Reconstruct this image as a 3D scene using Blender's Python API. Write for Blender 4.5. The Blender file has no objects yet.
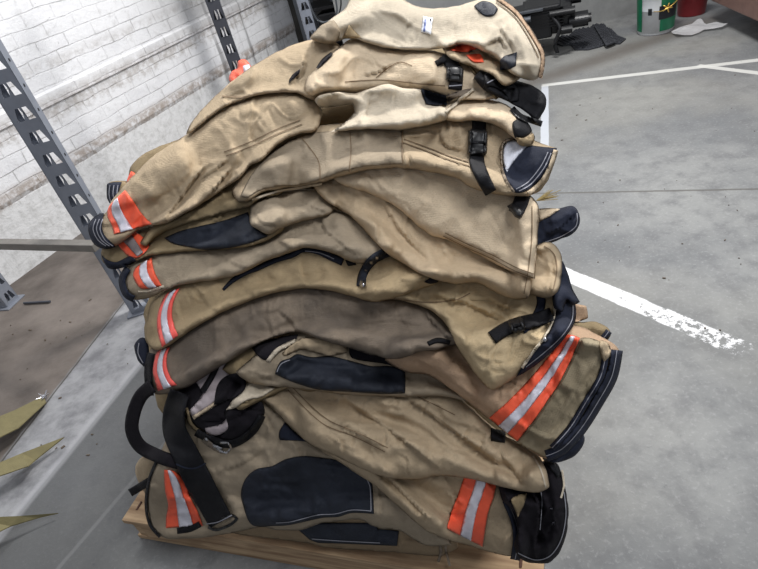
import bpy, bmesh, math, random
import numpy as np
from mathutils import Vector, Matrix
from mathutils.geometry import delaunay_2d_cdt
random.seed(7)
sc = bpy.context.scene
COL = sc.collection
# ------------------------------------------------------------------ camera model
F = 560.0; CX, CY = 379.0, 284.5; H = 1.5
nd = np.array([214.0, 766.0, F]); nd /= np.linalg.norm(nd)
hd = np.array([0, 0, 1.0]) - nd * nd[2]; hd /= np.linalg.norm(hd)
rd = np.cross(nd, hd)
def ray(px, py):
    px = np.asarray(px, float); py = np.asarray(py, float)
    x = (px - CX) / F; y = (py - CY) / F
    return np.stack([x*rd[0]+y*rd[1]+rd[2], x*hd[0]+y*hd[1]+hd[2], -(x*nd[0]+y*nd[1]+nd[2])], -1)
def gz(px, py, zz=0.0):
    d = ray(px, py); t = (zz - H) / d[2]
    return Vector((d[0]*t, d[1]*t, zz))
cam_d = bpy.data.cameras.new('camera'); cam = bpy.data.objects.new('camera', cam_d); COL.objects.link(cam)
right = Vector((rd[0], hd[0], -nd[0])); down = Vector((rd[1], hd[1], -nd[1])); fwd = Vector((rd[2], hd[2], -nd[2]))
M = Matrix((right, -down, -fwd)).transposed().to_4x4(); M.translation = Vector((0, 0, H))
cam.matrix_world = M
cam_d.sensor_fit = 'HORIZONTAL'; cam_d.sensor_width = 36; cam_d.lens = F / 758 * 36; cam_d.clip_start = .02
sc.camera = cam
# ------------------------------------------------------------------ tags
def tag(o, label=None, cat=None, group=None, kind=None):
    if label: o['label'] = label
    if cat: o['category'] = cat
    if group: o['group'] = group
    if kind: o['kind'] = kind
    return o
# ------------------------------------------------------------------ materials
def newmat(name):
    m = bpy.data.materials.new(name); m.use_nodes = True
    nt = m.node_tree; b = nt.nodes['Principled BSDF']
    return m, nt, b
def N(nt, t, **kw):
    n = nt.nodes.new(t)
    for k, v in kw.items():
        if k.startswith('i_'):
            n.inputs[k[2:].replace('_', ' ')].default_value = v
        else: setattr(n, k, v)
    return n
def rgb(c): return (c[0], c[1], c[2], 1)
def s2l(c):
    return tuple(((v/255.0)/12.92 if v/255.0 <= .04045 else ((v/255.0+.055)/1.055)**2.4) for v in c)
def mixc(nt, fac, a, b, blend='MIX'):
    n = nt.nodes.new('ShaderNodeMix'); n.data_type = 'RGBA'; n.blend_type = blend
    for s, v in ((0, fac), (6, a), (7, b)):
        if isinstance(v, bpy.types.NodeSocket): nt.links.new(v, n.inputs[s])
        else: n.inputs[s].default_value = v if s == 0 else rgb(v)
    return n.outputs[2]
def ramp(nt, src, p0, p1, lo=0.0, hi=1.0):
    n = nt.nodes.new('ShaderNodeMapRange'); n.interpolation_type = 'SMOOTHSTEP'
    nt.links.new(src, n.inputs[0])
    n.inputs[1].default_value = p0; n.inputs[2].default_value = p1; n.inputs[3].default_value = lo; n.inputs[4].default_value = hi
    return n.outputs[0]
def noise(nt, vec, scale, detail=4, rough=.55):
    n = nt.nodes.new('ShaderNodeTexNoise'); n.inputs['Scale'].default_value = scale
    n.inputs['Detail'].default_value = detail; n.inputs['Roughness'].default_value = rough
    if vec is not None: nt.links.new(vec, n.inputs['Vector'])
    return n.outputs['Fac']
def pos(nt): return nt.nodes.new('ShaderNodeNewGeometry').outputs['Position']
def bump(nt, b, src, strength, dist):
    n = nt.nodes.new('ShaderNodeBump'); n.inputs['Strength'].default_value = strength; n.inputs['Distance'].default_value = dist
    nt.links.new(src, n.inputs['Height']); nt.links.new(n.outputs[0], b.inputs['Normal']); return n
def math_(nt, op, a, b=None, clamp=False):
    n = nt.nodes.new('ShaderNodeMath'); n.operation = op; n.use_clamp = clamp
    for i, v in enumerate((a, b)):
        if v is None: continue
        if isinstance(v, bpy.types.NodeSocket): nt.links.new(v, n.inputs[i])
        else: n.inputs[i].default_value = v
    return n.outputs[0]
def fabric(name, c, dirt=.35, rough=.9, bumpy=.5, grid=True, dark=None):
    c = s2l(c); m, nt, b = newmat(name); p = pos(nt)
    dk = dark and s2l(dark) or tuple(v*.62 for v in c)
    big = ramp(nt, noise(nt, p, 6, 5, .6), .38, .68)
    col = mixc(nt, math_(nt, 'MULTIPLY', big, dirt*1.5), c, dk)
    fine = ramp(nt, noise(nt, p, 75, 6, .8), .4, .66)
    col = mixc(nt, math_(nt, 'MULTIPLY', fine, dirt*.8), col, tuple(v*.6 for v in c))
    lt = ramp(nt, noise(nt, p, 13, 3), .55, .75)
    col = mixc(nt, math_(nt, 'MULTIPLY', lt, dirt*.5), col, tuple(min(1, v*1.3) for v in c))
    nt.links.new(col, b.inputs['Base Color']); b.inputs['Roughness'].default_value = rough
    b.inputs['Specular IOR Level'].default_value = .2
    hgt = noise(nt, p, 260, 3, .8)
    if grid:
        w = N(nt, 'ShaderNodeTexWave', bands_direction='X'); w.inputs['Scale'].default_value = 130; w.inputs['Distortion'].default_value = .3
        w2 = N(nt, 'ShaderNodeTexWave', bands_direction='Z'); w2.inputs['Scale'].default_value = 130; w2.inputs['Distortion'].default_value = .3
        nt.links.new(p, w.inputs[0]); nt.links.new(p, w2.inputs[0])
        hgt = math_(nt, 'ADD', hgt, math_(nt, 'MULTIPLY', math_(nt, 'ADD', w.outputs[1], w2.outputs[1]), .15))
    hgt = math_(nt, 'ADD', math_(nt, 'MULTIPLY', noise(nt, p, 32, 3, .6), 1.6), hgt)
 
    if grid == 'x':
        cr = ramp(nt, math_(nt, 'ABSOLUTE', math_(nt, 'SUBTRACT', noise(nt, p, 21, 2, .5), .5)), 0, .045)
        cr2 = ramp(nt, math_(nt, 'ABSOLUTE', math_(nt, 'SUBTRACT', noise(nt, p, 38, 2, .5), .52)), 0, .05)
        hgt = math_(nt, 'ADD', hgt, math_(nt, 'ADD', math_(nt, 'MULTIPLY', cr, .8), math_(nt, 'MULTIPLY', cr2, .45)))
    bump(nt, b, hgt, bumpy*1.35, .0028)
    return m
def simple(name, c, rough=.6, metal=0.0, var=.25, bs=0.0, scale=20, emis=None):
    c = s2l(c); m, nt, b = newmat(name); p = pos(nt)
    f = ramp(nt, noise(nt, p, scale, 4, .6), .35, .7)
    nt.links.new(mixc(nt, math_(nt, 'MULTIPLY', f, var), c, tuple(v*.5 for v in c)), b.inputs['Base Color'])
    b.inputs['Roughness'].default_value = rough; b.inputs['Metallic'].default_value = metal
    if bs: bump(nt, b, noise(nt, p, scale*6, 3), bs, .003)
    return m
TAN = fabric('tan_canvas', (186, 166, 138))
TAN_L = fabric('light_tan_canvas', (214, 194, 166), .32)
TAN_L2 = fabric('warm_tan_canvas', (200, 178, 148), .3)
TAN_P = fabric('pale_canvas', (209, 196, 175), .32)
TAN_G = fabric('grey_tan_canvas', (166, 151, 130), .35)
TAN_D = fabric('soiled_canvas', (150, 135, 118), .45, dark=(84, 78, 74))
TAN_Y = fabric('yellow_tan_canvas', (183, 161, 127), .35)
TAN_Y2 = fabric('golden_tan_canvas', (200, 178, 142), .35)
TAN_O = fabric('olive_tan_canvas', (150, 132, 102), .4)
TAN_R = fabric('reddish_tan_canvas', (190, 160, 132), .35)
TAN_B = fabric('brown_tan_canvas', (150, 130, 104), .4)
PATCH = fabric('black_leather', (46, 50, 60), .5, .62, .5, False, dark=(22, 25, 32))
NAVY = fabric('navy_cotton', (40, 44, 58), .4, .85, .4, False)
BLACK = fabric('black_webbing', (24, 24, 28), .3, .7, .5, False)
BLACKC = fabric('black_cotton', (30, 27, 32), .4, .95, .5, False)
ORANGE = simple('orange_trim', (255, 100, 66), .55, 0, .22, .3, 30)
PINK = simple('pink_orange_trim', (255, 102, 92), .55, 0, .2, .3, 30)
SILVER = simple('silver_tape', (222, 220, 230), .4, .1, .3, .3, 40)
SILVER_D = simple('worn_silver_tape', (150, 142, 142), .5, .1, .4, .3, 40)
THREAD = simple('grey_thread', (150, 150, 158), .8)
THREADB = simple('brown_thread', (122, 102, 78), .9)
LINING = simple('pale_lining', (178, 166, 168), .8, 0, .5, .6, 30)
LINW = simple('white_lining', (214, 216, 226), .7, 0, .35, .6, 30)
CHROME = simple('chrome', (205, 205, 210), .22, 1.0, .1)
PLASTIC = simple('black_plastic', (18, 18, 21), .5, 0, .1)
WHITEP = simple('white_paper', (238, 240, 246), .6, 0, .04)
# ------------------------------------------------------------------ numpy helpers
XO, YO = -60, -60; GW, GH = 900, 720
def hashv(ix, iy, seed):
    h = (ix.astype(np.int64)*374761393 + iy.astype(np.int64)*668265263 + seed*2147483647) & 0xffffffff
    h = ((h ^ (h >> 13)) * 1274126177) & 0xffffffff
    return ((h ^ (h >> 16)) & 0xffff) / 65535.0
def vnoise(x, y, seed):
    ix = np.floor(x); iy = np.floor(y); fx = x-ix; fy = y-iy
    fx = fx*fx*fx*(fx*(fx*6-15)+10); fy = fy*fy*fy*(fy*(fy*6-15)+10)
    ix = ix.astype(int); iy = iy.astype(int)
    a = hashv(ix, iy, seed); b = hashv(ix+1, iy, seed); c = hashv(ix, iy+1, seed); d = hashv(ix+1, iy+1, seed)
    return (a*(1-fx)+b*fx)*(1-fy) + (c*(1-fx)+d*fx)*fy
def box(a, r):
    for ax in (0, 1):
        p = np.pad(a, [(r+1, r) if i == ax else (0, 0) for i in (0, 1)], mode='edge')
        c = np.cumsum(p, axis=ax)
        n = a.shape[ax]
        a = (np.take(c, range(2*r+1, 2*r+1+n), axis=ax) - np.take(c, range(0, n), axis=ax)) / (2*r+1)
    return a
def minf(a, r):
    for ax in (0, 1):
        p = np.pad(a, [(r, r) if i == ax else (0, 0) for i in (0, 1)], mode='edge'); n = a.shape[ax]; o = None
        for k in range(2*r+1):
            s = np.take(p, range(k, k+n), axis=ax); o = s if o is None else np.minimum(o, s)
        a = o
    return a
def resample(pts, step, closed):
    pts = np.array(pts, float); n = len(pts); out = []
    segs = n if closed else n-1
    for i in range(segs):
        if closed: p0, p1, p2, p3 = pts[i-1], pts[i], pts[(i+1) % n], pts[(i+2) % n]
        else: p0, p1, p2, p3 = pts[max(i-1, 0)], pts[i], pts[i+1], pts[min(i+2, n-1)]
        L = np.linalg.norm(p2-p1); k = max(1, int(round(L/step)))
        for j in range(k):
            t = j/k
            # centripetal-ish damped catmull-rom
            m1 = (p2-p0)*.5; m2 = (p3-p1)*.5
            for q0, q1, q2, w_ in ((p0, p1, p2, 1), (p1, p2, p3, 2)):
                e1 = q1-q0; e2 = q2-q1; c_ = (e1@e2)/(np.linalg.norm(e1)*np.linalg.norm(e2)+1e-9)
                if c_ < .35:
                    if w_ == 1: m1 = m1*max(0, .15+c_)*.8
                    else: m2 = m2*max(0, .15+c_)*.8
            for m in (m1, m2):
                l = np.linalg.norm(m)
                if l > L: m *= L/l
            h00 = 2*t**3-3*t**2+1; h10 = t**3-2*t**2+t; h01 = -2*t**3+3*t**2; h11 = t**3-t**2
            out.append(h00*p1+h10*m1+h01*p2+h11*m2)
    if not closed: out.append(pts[-1])
    return np.array(out)
def linres(pts, step):
    pts = np.array(pts, float); out = []
    for i in range(len(pts)):
        a, b = pts[i], pts[(i+1) % len(pts)]; L = np.linalg.norm(b-a); k = max(1, int(round(L/step)))
        for j in range(k): out.append(a+(b-a)*j/k)
    return np.array(out)
def segdist(X, Y, poly, closed=True):
    best = np.full(X.shape, 1e9); tt = np.zeros(X.shape)
    n = len(poly); m = n if closed else n-1
    for i in range(m):
        a = poly[i]; b = poly[(i+1) % n]; d = b-a; L2 = d@d
        if L2 < 1e-12: continue
        t = np.clip(((X-a[0])*d[0]+(Y-a[1])*d[1])/L2, 0, 1)
        dd = np.hypot(X-a[0]-t*d[0], Y-a[1]-t*d[1])
        w = dd < best; best = np.where(w, dd, best); tt = np.where(w, (i+t)/m, tt)
    return best, tt
def sside(X, Y, path):
    """+1 on the upper (or left) side of a path"""
    best = np.full(X.shape, 1e9); sg = np.zeros(X.shape); e = path[-1]-path[0]; flip = 1 if abs(e[0]) > abs(e[1])*.5 else 0
    ref = (1 if e[0] > 0 else -1) if flip else (-1 if e[1] > 0 else 1)
    for i in range(len(path)-1):
        a = path[i]; d = path[i+1]-a; L2 = d@d
        if L2 < 1e-12: continue
        t = np.clip(((X-a[0])*d[0]+(Y-a[1])*d[1])/L2, 0, 1); dd = np.hypot(X-a[0]-t*d[0], Y-a[1]-t*d[1])
        c = d[0]*(Y-a[1])-d[1]*(X-a[0]); w = dd < best
        best = np.where(w, dd, best); sg = np.where(w, -np.sign(c)*ref, sg)
    return sg
def inside(X, Y, poly):
    r = np.zeros(X.shape, bool); n = len(poly)
    for i in range(n):
        x1, y1 = poly[i]; x2, y2 = poly[(i+1) % n]
        if y1 == y2: continue
        c = ((y1 > Y) != (y2 > Y)) & (X < (x2-x1)*(Y-y1)/(y2-y1)+x1)
        r ^= c
    return r
# ------------------------------------------------------------------ the heap: a mound on the pallet
ang = math.radians(24.6)
PU = np.array([math.cos(ang), -math.sin(ang)]); PV = np.array([math.sin(ang), math.cos(ang)])
P0 = np.array([-.955, 1.127])
PB = np.array([-9, -.001, 0.015, .05, .12, .25, .42, .62, .85, 1.02, 1.15, 1.3, 9]); PZ = np.array([.125, .125, .17, .42, .63, .81, .96, 1.10, 1.21, 1.25, 1.22, 1.0, 1.0])
gx, gy = np.meshgrid(np.arange(GW)+XO, np.arange(GH)+YO)
RAY = ray(gx, gy)
D = np.full((GH, GW), np.nan)
bcoef = RAY[..., 0]*PV[0] + RAY[..., 1]*PV[1]; b0 = P0@PV
ts = np.arange(.7, 2.6, .006); prev = None
for t in ts:
    b = bcoef*t - b0; z = H + RAY[..., 2]*t; zs = np.interp(b, PB, PZ)
    g = z - zs
    if prev is not None:
        hit = (g <= 0) & np.isnan(D)
        D[hit] = (t - .006*(-g/(prev-g+1e-9)))[hit]
    prev = g
cap = (b0 + 1.0)/bcoef
D = np.where(np.isnan(D) | (D > cap), cap, D)
D = box(D, 5)
D0 = D.copy()
gyy, gxx = np.gradient(box(D0, 12))
INC = np.clip(np.sqrt(1 + (np.hypot(gxx, gyy)*F/D0)**2), 1, 2.3)
def sample(A, x, y):
    x = np.clip(x-XO, 0, GW-1.01); y = np.clip(y-YO, 0, GH-1.01)
    ix = x.astype(int); iy = y.astype(int); fx = x-ix; fy = y-iy
    return (A[iy, ix]*(1-fx)+A[iy, ix+1]*fx)*(1-fy)+(A[iy+1, ix]*(1-fx)+A[iy+1, ix+1]*fx)*fy
def world(x, y, t): return ray(x, y)*np.asarray(t)[..., None] + np.array([0, 0, H])
def link_mesh(name, co, faces, mat, parent=None, origin=None, smooth=True):
    me = bpy.data.meshes.new(name)
    if origin is None: origin = Vector(parent['_o']) if parent is not None else Vector(np.mean(co, 0))
    origin = Vector(origin)
    me.from_pydata([tuple(Vector(c)-origin) for c in co], [], faces); me.update()
    if smooth: me.polygons.foreach_set('use_smooth', [True]*len(me.polygons))
    me.materials.append(mat)
    o = bpy.data.objects.new(name, me); COL.objects.link(o)
    if parent is None: o.location = origin
    else: o.parent = parent
    o['_o'] = tuple(origin)
    return o
def triangulate(bd, step, mind):
    x0, y0 = bd.min(0); x1, y1 = bd.max(0)
    xs = np.arange(x0, x1, step); ys = np.arange(y0, y1, step)
    X, Y = np.meshgrid(xs, ys); X = X + (np.arange(len(ys)) % 2)[:, None]*step*.5
    X = X.ravel(); Y = Y.ravel()
    k = inside(X, Y, bd); X, Y = X[k], Y[k]
    d, _ = segdist(X, Y, bd); k = d > mind; X, Y = X[k], Y[k]
    nb = len(bd)
    pts = [Vector((float(a), float(b))) for a, b in bd] + [Vector((float(a), float(b))) for a, b in zip(X, Y)]
    V, E_, Fc, ov, oe, of = delaunay_2d_cdt(pts, [(i, (i+1) % nb) for i in range(nb)], [], 1, 1e-5)
    V = np.array([(v.x, v.y) for v in V])
    return V, [tuple(f) for f in Fc]
def shell(name, bd, ffront, fback, mat, parent, step, mind, rim=None, origin=None):
    V, Fc = triangulate(bd, step, mind)
    d, _ = segdist(V[:, 0], V[:, 1], bd); on = d < 1e-3
    tf = ffront(V[:, 0], V[:, 1], d); tb = fback(V[:, 0], V[:, 1], d)
    tf = np.where(on, (tb if rim is None else rim(V[:, 0], V[:, 1])), tf)
    co = list(world(V[:, 0], V[:, 1], tf)); bi = {}
    back = world(V[:, 0], V[:, 1], tb)
    for i in range(len(V)):
        if on[i]: bi[i] = i
        else: bi[i] = len(co); co.append(back[i])
    # pixel y is down: CDT CCW in (x,y-down) => flip for outward
    fs = [tuple(reversed(f)) for f in Fc] + [tuple(bi[i] for i in f) for f in Fc if not all(on[i] for i in f)]
    return link_mesh(name, co, fs, mat, parent, origin)
SEED = [11]
def garment(name, pts, mat, T=.055, R=18, wr=1.0, th=0.0, creases=(), parent=None, label=None, cat='trousers', group=None, step=1.9, blur=7, mr=3, flat=None, seed=None, edge=.9):
    """soft cloth form pressed on everything already lying beneath it"""
    global D
    SEED[0] += 17; sd = seed or SEED[0]
    bd = resample(pts, 2.4, True)
    s = np.arange(len(bd))*.35
    j = (vnoise(s, s*0+3.3, sd)-.5)*edge
    tang = np.roll(bd, -1, 0)-np.roll(bd, 1, 0); tang /= np.linalg.norm(tang, axis=1)[:, None]+1e-9
    bd = bd + np.stack([tang[:, 1], -tang[:, 0]], 1)*j[:, None]
    pad = 30
    x0 = int(max(bd[:, 0].min()-pad, XO)); x1 = int(min(bd[:, 0].max()+pad, XO+GW-1)); y0 = int(max(bd[:, 1].min()-pad, YO)); y1 = int(min(bd[:, 1].max()+pad, YO+GH-1))
    sl = (slice(y0-YO, y1-YO), slice(x0-XO, x1-XO))
    X, Y = gx[sl].astype(float), gy[sl].astype(float)
    msk = inside(X, Y, bd); d, _ = segdist(X, Y, bd[::2]); d = np.where(msk, d, 0)
    sub = D[sl]
    base = box(box(minf(sub, mr), blur//2+1), blur//2+1)
    base = np.minimum(base, box(minf(sub, mr), 2)) - .0015
    q = np.clip(d/R, 0, 1); p = np.sqrt(np.clip(1-(1-q)**2, 0, 1))
    ca, sa = math.cos(math.radians(th)), math.sin(math.radians(th))
    A = X*ca+Y*sa; B = -X*sa+Y*ca
    wx = (vnoise(X/34, Y/34, sd)-.5)*26; wy = (vnoise(X/30, Y/30, sd+5)-.5)*26
    n1 = vnoise((A+wx)/58, (B+wy)/15, sd+1); r1 = 1-np.abs(2*n1-1)
    n2 = vnoise((A+wx)/17, (B+wy)/22, sd+2); r2 = 1-np.abs(2*n2-1)
    n3 = vnoise((A+wx*.6)/9, (B+wy*.6)/9, sd+3)
    big = vnoise(X/40, Y/40, sd+4)
    zone = np.clip(vnoise(X/28, Y/28, sd+7)*2.4-.6, .12, 1.2)
    zz2 = np.clip(vnoise(X/24, Y/24, sd+9)*3-1.1, 0, 1); zz3 = np.clip(vnoise(X/24, Y/24, sd+10)*3-1.1, 0, 1)
    m1 = vnoise((A+wx)/30, (B+wy)/15, sd+11); m2 = vnoise((A-wx)/14, (B+wy)/20, sd+12); m3 = vnoise((A+wx*.8)/11, (B+wx*.5)/7, sd+13)
    sharp = np.exp(-((m1-.5)/.055)**2)*.0065*zz2 - np.exp(-((m1-.38)/.05)**2)*.0045*zz2 + np.exp(-((m2-.5)/.06)**2)*.0035*zz3 - np.exp(-((m2-.62)/.05)**2)*.004*zz3 + (np.exp(-((m3-.5)/.09)**2)-.3)*.0012
    w = ((r1**2-.4)*.0085*zone + (r2**2-.4)*.004*zone + (n3-.5)*.0022 + (big-.5)*.016 + sharp)*wr
    for cr in creases:
        cp = resample(cr[0], 4, False); dd, tt = segdist(X, Y, cp, False)
        fall = np.clip(np.minimum(tt, 1-tt)*5, 0, 1); fall = fall*(2-fall)
        u = dd/cr[1]
        if cr[2] > 0: w = w + cr[2]*.0012*np.exp(-u*u)*(.35+.65*fall)
        else:
            sgn = sside(X, Y, cp); A_ = -cr[2]*.0011*(.25+.75*fall)
            w = w + A_*np.where(sgn > 0, np.exp(-dd/(cr[1]*1.9)), -1.0*np.exp(-(dd/(cr[1]*1.1))**1.3))
    inc = INC[sl]
    front = base - (T*p + w*np.clip(d/6, 0, 1)*1.0)*inc
    front = np.minimum(front, base-.0006)
    back = base + .0
    FR = np.full((GH, GW), np.nan); FR[sl] = front
    BK = np.full((GH, GW), np.nan); BK[sl] = back
    o = shell(name, bd, lambda x, y, d_: sample(FR, x, y), lambda x, y, d_: sample(BK, x, y), mat, parent, step, .9)
    D[sl] = np.where(msk, np.minimum(sub, front), sub)
    if label: tag(o, label, cat, group)
    o['_k'] = 1
    SURF[o.name] = FR
    return o
SURF = {}
def patch(name, pts, mat, parent, th=.0025, lift=.0012, smooth=True, step=2.2, commit=True, r=2.0, label=None, mini=1, fl=False):
    """panel sewn on: follows the cloth already there"""
    global D
    bd = resample(pts, 2.0, True) if smooth else linres(pts, 2.0)
    x0, y0 = bd.min(0)-14; x1, y1 = bd.max(0)+14
    sl = (slice(int(max(y0, YO))-YO, int(min(y1, YO+GH))-YO), slice(int(max(x0, XO))-XO, int(min(x1, XO+GW))-XO))
    sub = D[sl]; low = minf(sub, mini)
    if fl: low = box(minf(sub, 4), 4)
    S = np.full((GH, GW), 9.0); S[sl] = low
    inc = INC
    def ff(x, y, d_): return sample(S, x, y) - (lift + th*np.clip(d_/r, 0, 1)**.5)*sample(inc, x, y)
    def fb(x, y, d_): return sample(S, x, y) - (lift*.2)*sample(inc, x, y)
    o = shell(name, bd, ff, fb, mat, parent, step, .7)
    if commit:
        X, Y = gx[sl].astype(float), gy[sl].astype(float); msk = inside(X, Y, bd)
        D[sl] = np.where(msk, low-(lift+th)*inc[sl], sub)
    if label: o['label'] = label
    return o
def ribbon_pts(path, w, taper=None):
    c = resample(path, 2.5, False); t = np.gradient(c, axis=0); t /= np.linalg.norm(t, axis=1)[:, None]+1e-9
    n = np.stack([-t[:, 1], t[:, 0]], 1)
    ww = np.interp(np.linspace(0, 1, len(c)), np.linspace(0, 1, len(w)), w) if hasattr(w, '__len__') else np.full(len(c), w)
    L = c + n*ww[:, None]/2; Rr = c - n*ww[:, None]/2
    return np.concatenate([L, Rr[::-1]])
def ribbon(name, path, w, mat, parent, th=.0025, lift=.0012, label=None, commit=True, step=2.2, mini=1, fl=False):
    return patch(name, ribbon_pts(path, w), mat, parent, th, lift, False, step, commit, 1.5, label, mini, fl)
def seam(path, parent, mat=None, w=1.0, name='seam'):
    return ribbon(name, path, w, mat or THREADB, parent, .0006, .0008, commit=False, step=3)
def lerp(a, b, t): return (a[0]+(b[0]-a[0])*t, a[1]+(b[1]-a[1])*t)
def stripe(parent, A, B, mo=None, ms=None, f=(.36, .66), label='silver and orange reflective band'):
    """reflective band between polylines A and B (edges across the leg, same count); silver lies in the middle"""
    o = patch('reflective_band', list(A)+list(B)[::-1], mo or ORANGE, parent, .0022, .0018, True, 2.0)
    a = [lerp(p, q, f[0]) for p, q in zip(A, B)]; b = [lerp(p, q, f[1]) for p, q in zip(A, B)]
    s = patch('silver_tape', a+b[::-1], ms or SILVER, o, .0012, .0012, True, 2.0)
    return o
def hem(path, w, parent, mat=None, name='cuff', th=.007, st=True):
    o = ribbon(name, path, w, mat or NAVY, parent, th, .001, mini=2)
    if st:
        c = resample(path, 4, False)
        ribbon('stitching', [tuple(p) for p in c], .8, THREAD, o, .0004, .0008, commit=False, step=3)
    return o
def buckle(parent, c, w, h, rot, name='side_release_buckle'):
    ca, sa = math.cos(math.radians(rot)), math.sin(math.radians(rot))
    def q(x, y): return (c[0]+x*ca-y*sa, c[1]+x*sa+y*ca)
    b = patch(name, [q(-w/2, -h/2), q(w/2, -h/2), q(w/2, h/2), q(-w/2, h/2)], PLASTIC, parent, .0045, .0015, False, 2, mini=2)
    patch('buckle_bar', [q(-w/2+1, -1.2), q(w/2-1, -1.2), q(w/2-1, 1.2), q(-w/2+1, 1.2)], BLACK, b, .003, .001, False, 2)
    for s in (-1, 1):
        patch('buckle_prong', [q(s*w/2-2, -h/2+1.5), q(s*w/2+1.5, -h/2+2.5), q(s*w/2+1.5, h/2-2.5), q(s*w/2-2, h/2-1.5)], PLASTIC, b, .003, .001, False, 2)
    return b
# ================================================================== the heap of trousers, lowest first
HG = 'turnout trousers heaped on the pallet'
def G(pts, mat, label, **k): return garment('turnout_trousers', pts, mat, label=label, group=HG, **k)
# --- hidden bulk of the heap behind the visible garments
cv = []; cf = []
lay = [(.135, .24), (.24, .35), (.35, .46), (.46, .57), (.57, .68), (.68, .78), (.78, .87), (.87, .96), (.96, 1.04), (1.04, 1.10)]
for li, (za, zb) in enumerate(lay):
    bf = float(np.interp(zb+.05, PZ[1:10], PB[1:10]))+.08+max(0, li-6)*.01; bb = 1.12 - .02*li*.5
    a0, a1 = .07+(.012*li if li < 6 else .06+.09*(li-5))+random.uniform(-.01, .01), 1.2-.02*li+random.uniform(-.01, .01)
    n = 40; rings = []
    for kz in range(5):
        q = kz/4; ins = .028*(abs(2*q-1)**2.2); z = za+(zb-za)*q; ring = []
        for k in range(n):
            t = 2*math.pi*k/n; c, s = math.cos(t), math.sin(t)
            ex = 2/6.0
            ca = math.copysign(abs(c)**ex, c); sa = math.copysign(abs(s)**ex, s)
            A_ = (a0+a1)/2 + ca*((a1-a0)/2-ins); B_ = (bf+bb)/2 + sa*((bb-bf)/2-ins)
            p = P0+PU*A_+PV*B_; ring.append(len(cv)); cv.append((p[0], p[1], z))
        rings.append(ring)
    for r0, r1 in zip(rings, rings[1:]):
        for k in range(n): cf.append((r0[k], r0[(k+1) % n], r1[(k+1) % n], r1[k]))
    cf.append(tuple(reversed(rings[0]))); cf.append(tuple(rings[-1]))
core = link_mesh('folded_clothing', cv, cf, TAN_O)
tag(core, 'folded tan trousers buried in the middle of the heap', 'clothing', None, 'stuff')

# --- g0 lowest trousers, strip with black knee patch at the pallet edge
g = G([(222,520),(300,505),(400,500),(450,520),(458,548),(440,556),(400,553),(330,548),(300,542),(250,536),(225,531)], TAN_B,
  'lowest tan trousers, a thin strip with black knee patch over the pallet edge', T=.03, R=10, th=8)
k = patch('knee_patch', [(296,528),(318,523),(376,523),(378,529),(399,531),(397,546),(350,544),(318,543),(310,540)], PATCH, g, smooth=False)
seam([(312,539),(340,541),(380,543)], k, THREAD, .8, 'stitching')
ribbon('drawcord', [(438,537),(441,552),(438,562)], 3, TAN_D, g, .004)
ribbon('drawcord', [(446,538),(446,550),(450,566)], 2.5, TAN_D, g, .004)
# --- rolled hem behind the bottom left corner
g = G([(135,470),(140,459),(155,452),(175,458),(176,492),(158,500),(144,492)], TAN, 'small rounded tan trouser hem poking out at the bottom left corner of the heap', T=.035, R=12, wr=.6)
ribbon('hook_tab', [(130,493),(140,487),(150,481)], 8, BLACK, g, .004)
# --- g1 bottom left trousers with large black knee patch
g1 = G([(147,490),(150,470),(162,448),(172,425),(190,400),(225,392),(262,398),(300,425),(350,450),(400,485),(440,520),(452,545),(425,545),(400,531),(378,528),(360,520),(340,521),(322,523),(300,530),(275,530),(262,527),(240,531),(215,536),(185,539),(165,538),(153,528),(148,512)], TAN_G,
  'bottom left trousers with a big black knee patch and orange cuff band', T=.05, R=16, th=10, creases=[
  ([(262,414),(270,430),(262,440)],4,-6), ([(240,455),(262,470),(300,455)],7,5), ([(215,480),(232,505),(236,525)],6,6), ([(166,500),(178,496),(192,500)],3,7), ([(170,514),(182,512),(198,516)],3,-6), ([(225,470),(245,462),(265,450)],5,-6),
  ([(375,470),(380,500),(378,525)],2,-3),([(395,490),(410,512),(440,528)],4,-6)])
k = patch('knee_patch', [(243,505),(241,492),(246,478),(257,469),(272,466),(286,459),(305,456),(330,459),(352,463),(366,472),(372,482),(374,514),(352,513),(338,517),(322,518),(290,525),(275,526),(252,525)], PATCH, g1, .004)
seam([(366,478),(370,487),(371,511),(352,510),(335,514),(318,515),(290,522),(276,523)], k, THREAD, .8, 'stitching')
stripe(g1, [(164,470),(165,490),(168,505),(166,518),(166,528)], [(174,471),(184,480),(190,496),(198,512),(203,526)], f=(.36,.74))
ribbon('cuff_piping', [(158,458),(149,480),(146,505),(150,525),(160,537)], 3, BLACK, g1, .004)
ribbon('cuff_tab', [(177,531),(190,529),(200,524)], 6, BLACK, g1, .003)
patch('pocket_trim', [(279,432),(285,422),(300,436),(318,443),(300,441),(280,440)], NAVY, g1)
# --- g2 leg with orange band at bottom right
g2 = G([(300,405),(345,420),(400,430),(450,450),(500,478),(512,496),(516,515),(522,535),(524,556),(505,556),(480,549),(450,540),(425,530),(400,508),(372,484),(345,466),(310,440)], TAN,
  'tan trouser leg crossing low at the right with orange cuff band over the pallet', T=.055, R=18, th=28, creases=[
  ([(330,430),(380,470),(430,520)],6,-9), ([(350,420),(400,460),(445,490)],7,8), ([(440,470),(455,500),(440,530)],5,-4), ([(360,460),(390,490),(420,520)],4,6)])
stripe(g2, [(466,472),(461,486),(456,500),(451,514),(448,529)], [(497,484),(494,498),(489,512),(486,528),(483,547)], f=(.36,.66))
seam([(497,484),(494,498),(489,512),(486,528),(483,547)], g2, THREADB)
hem([(507,500),(516,522),(518,540),(515,560)], 10, g2)
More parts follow.
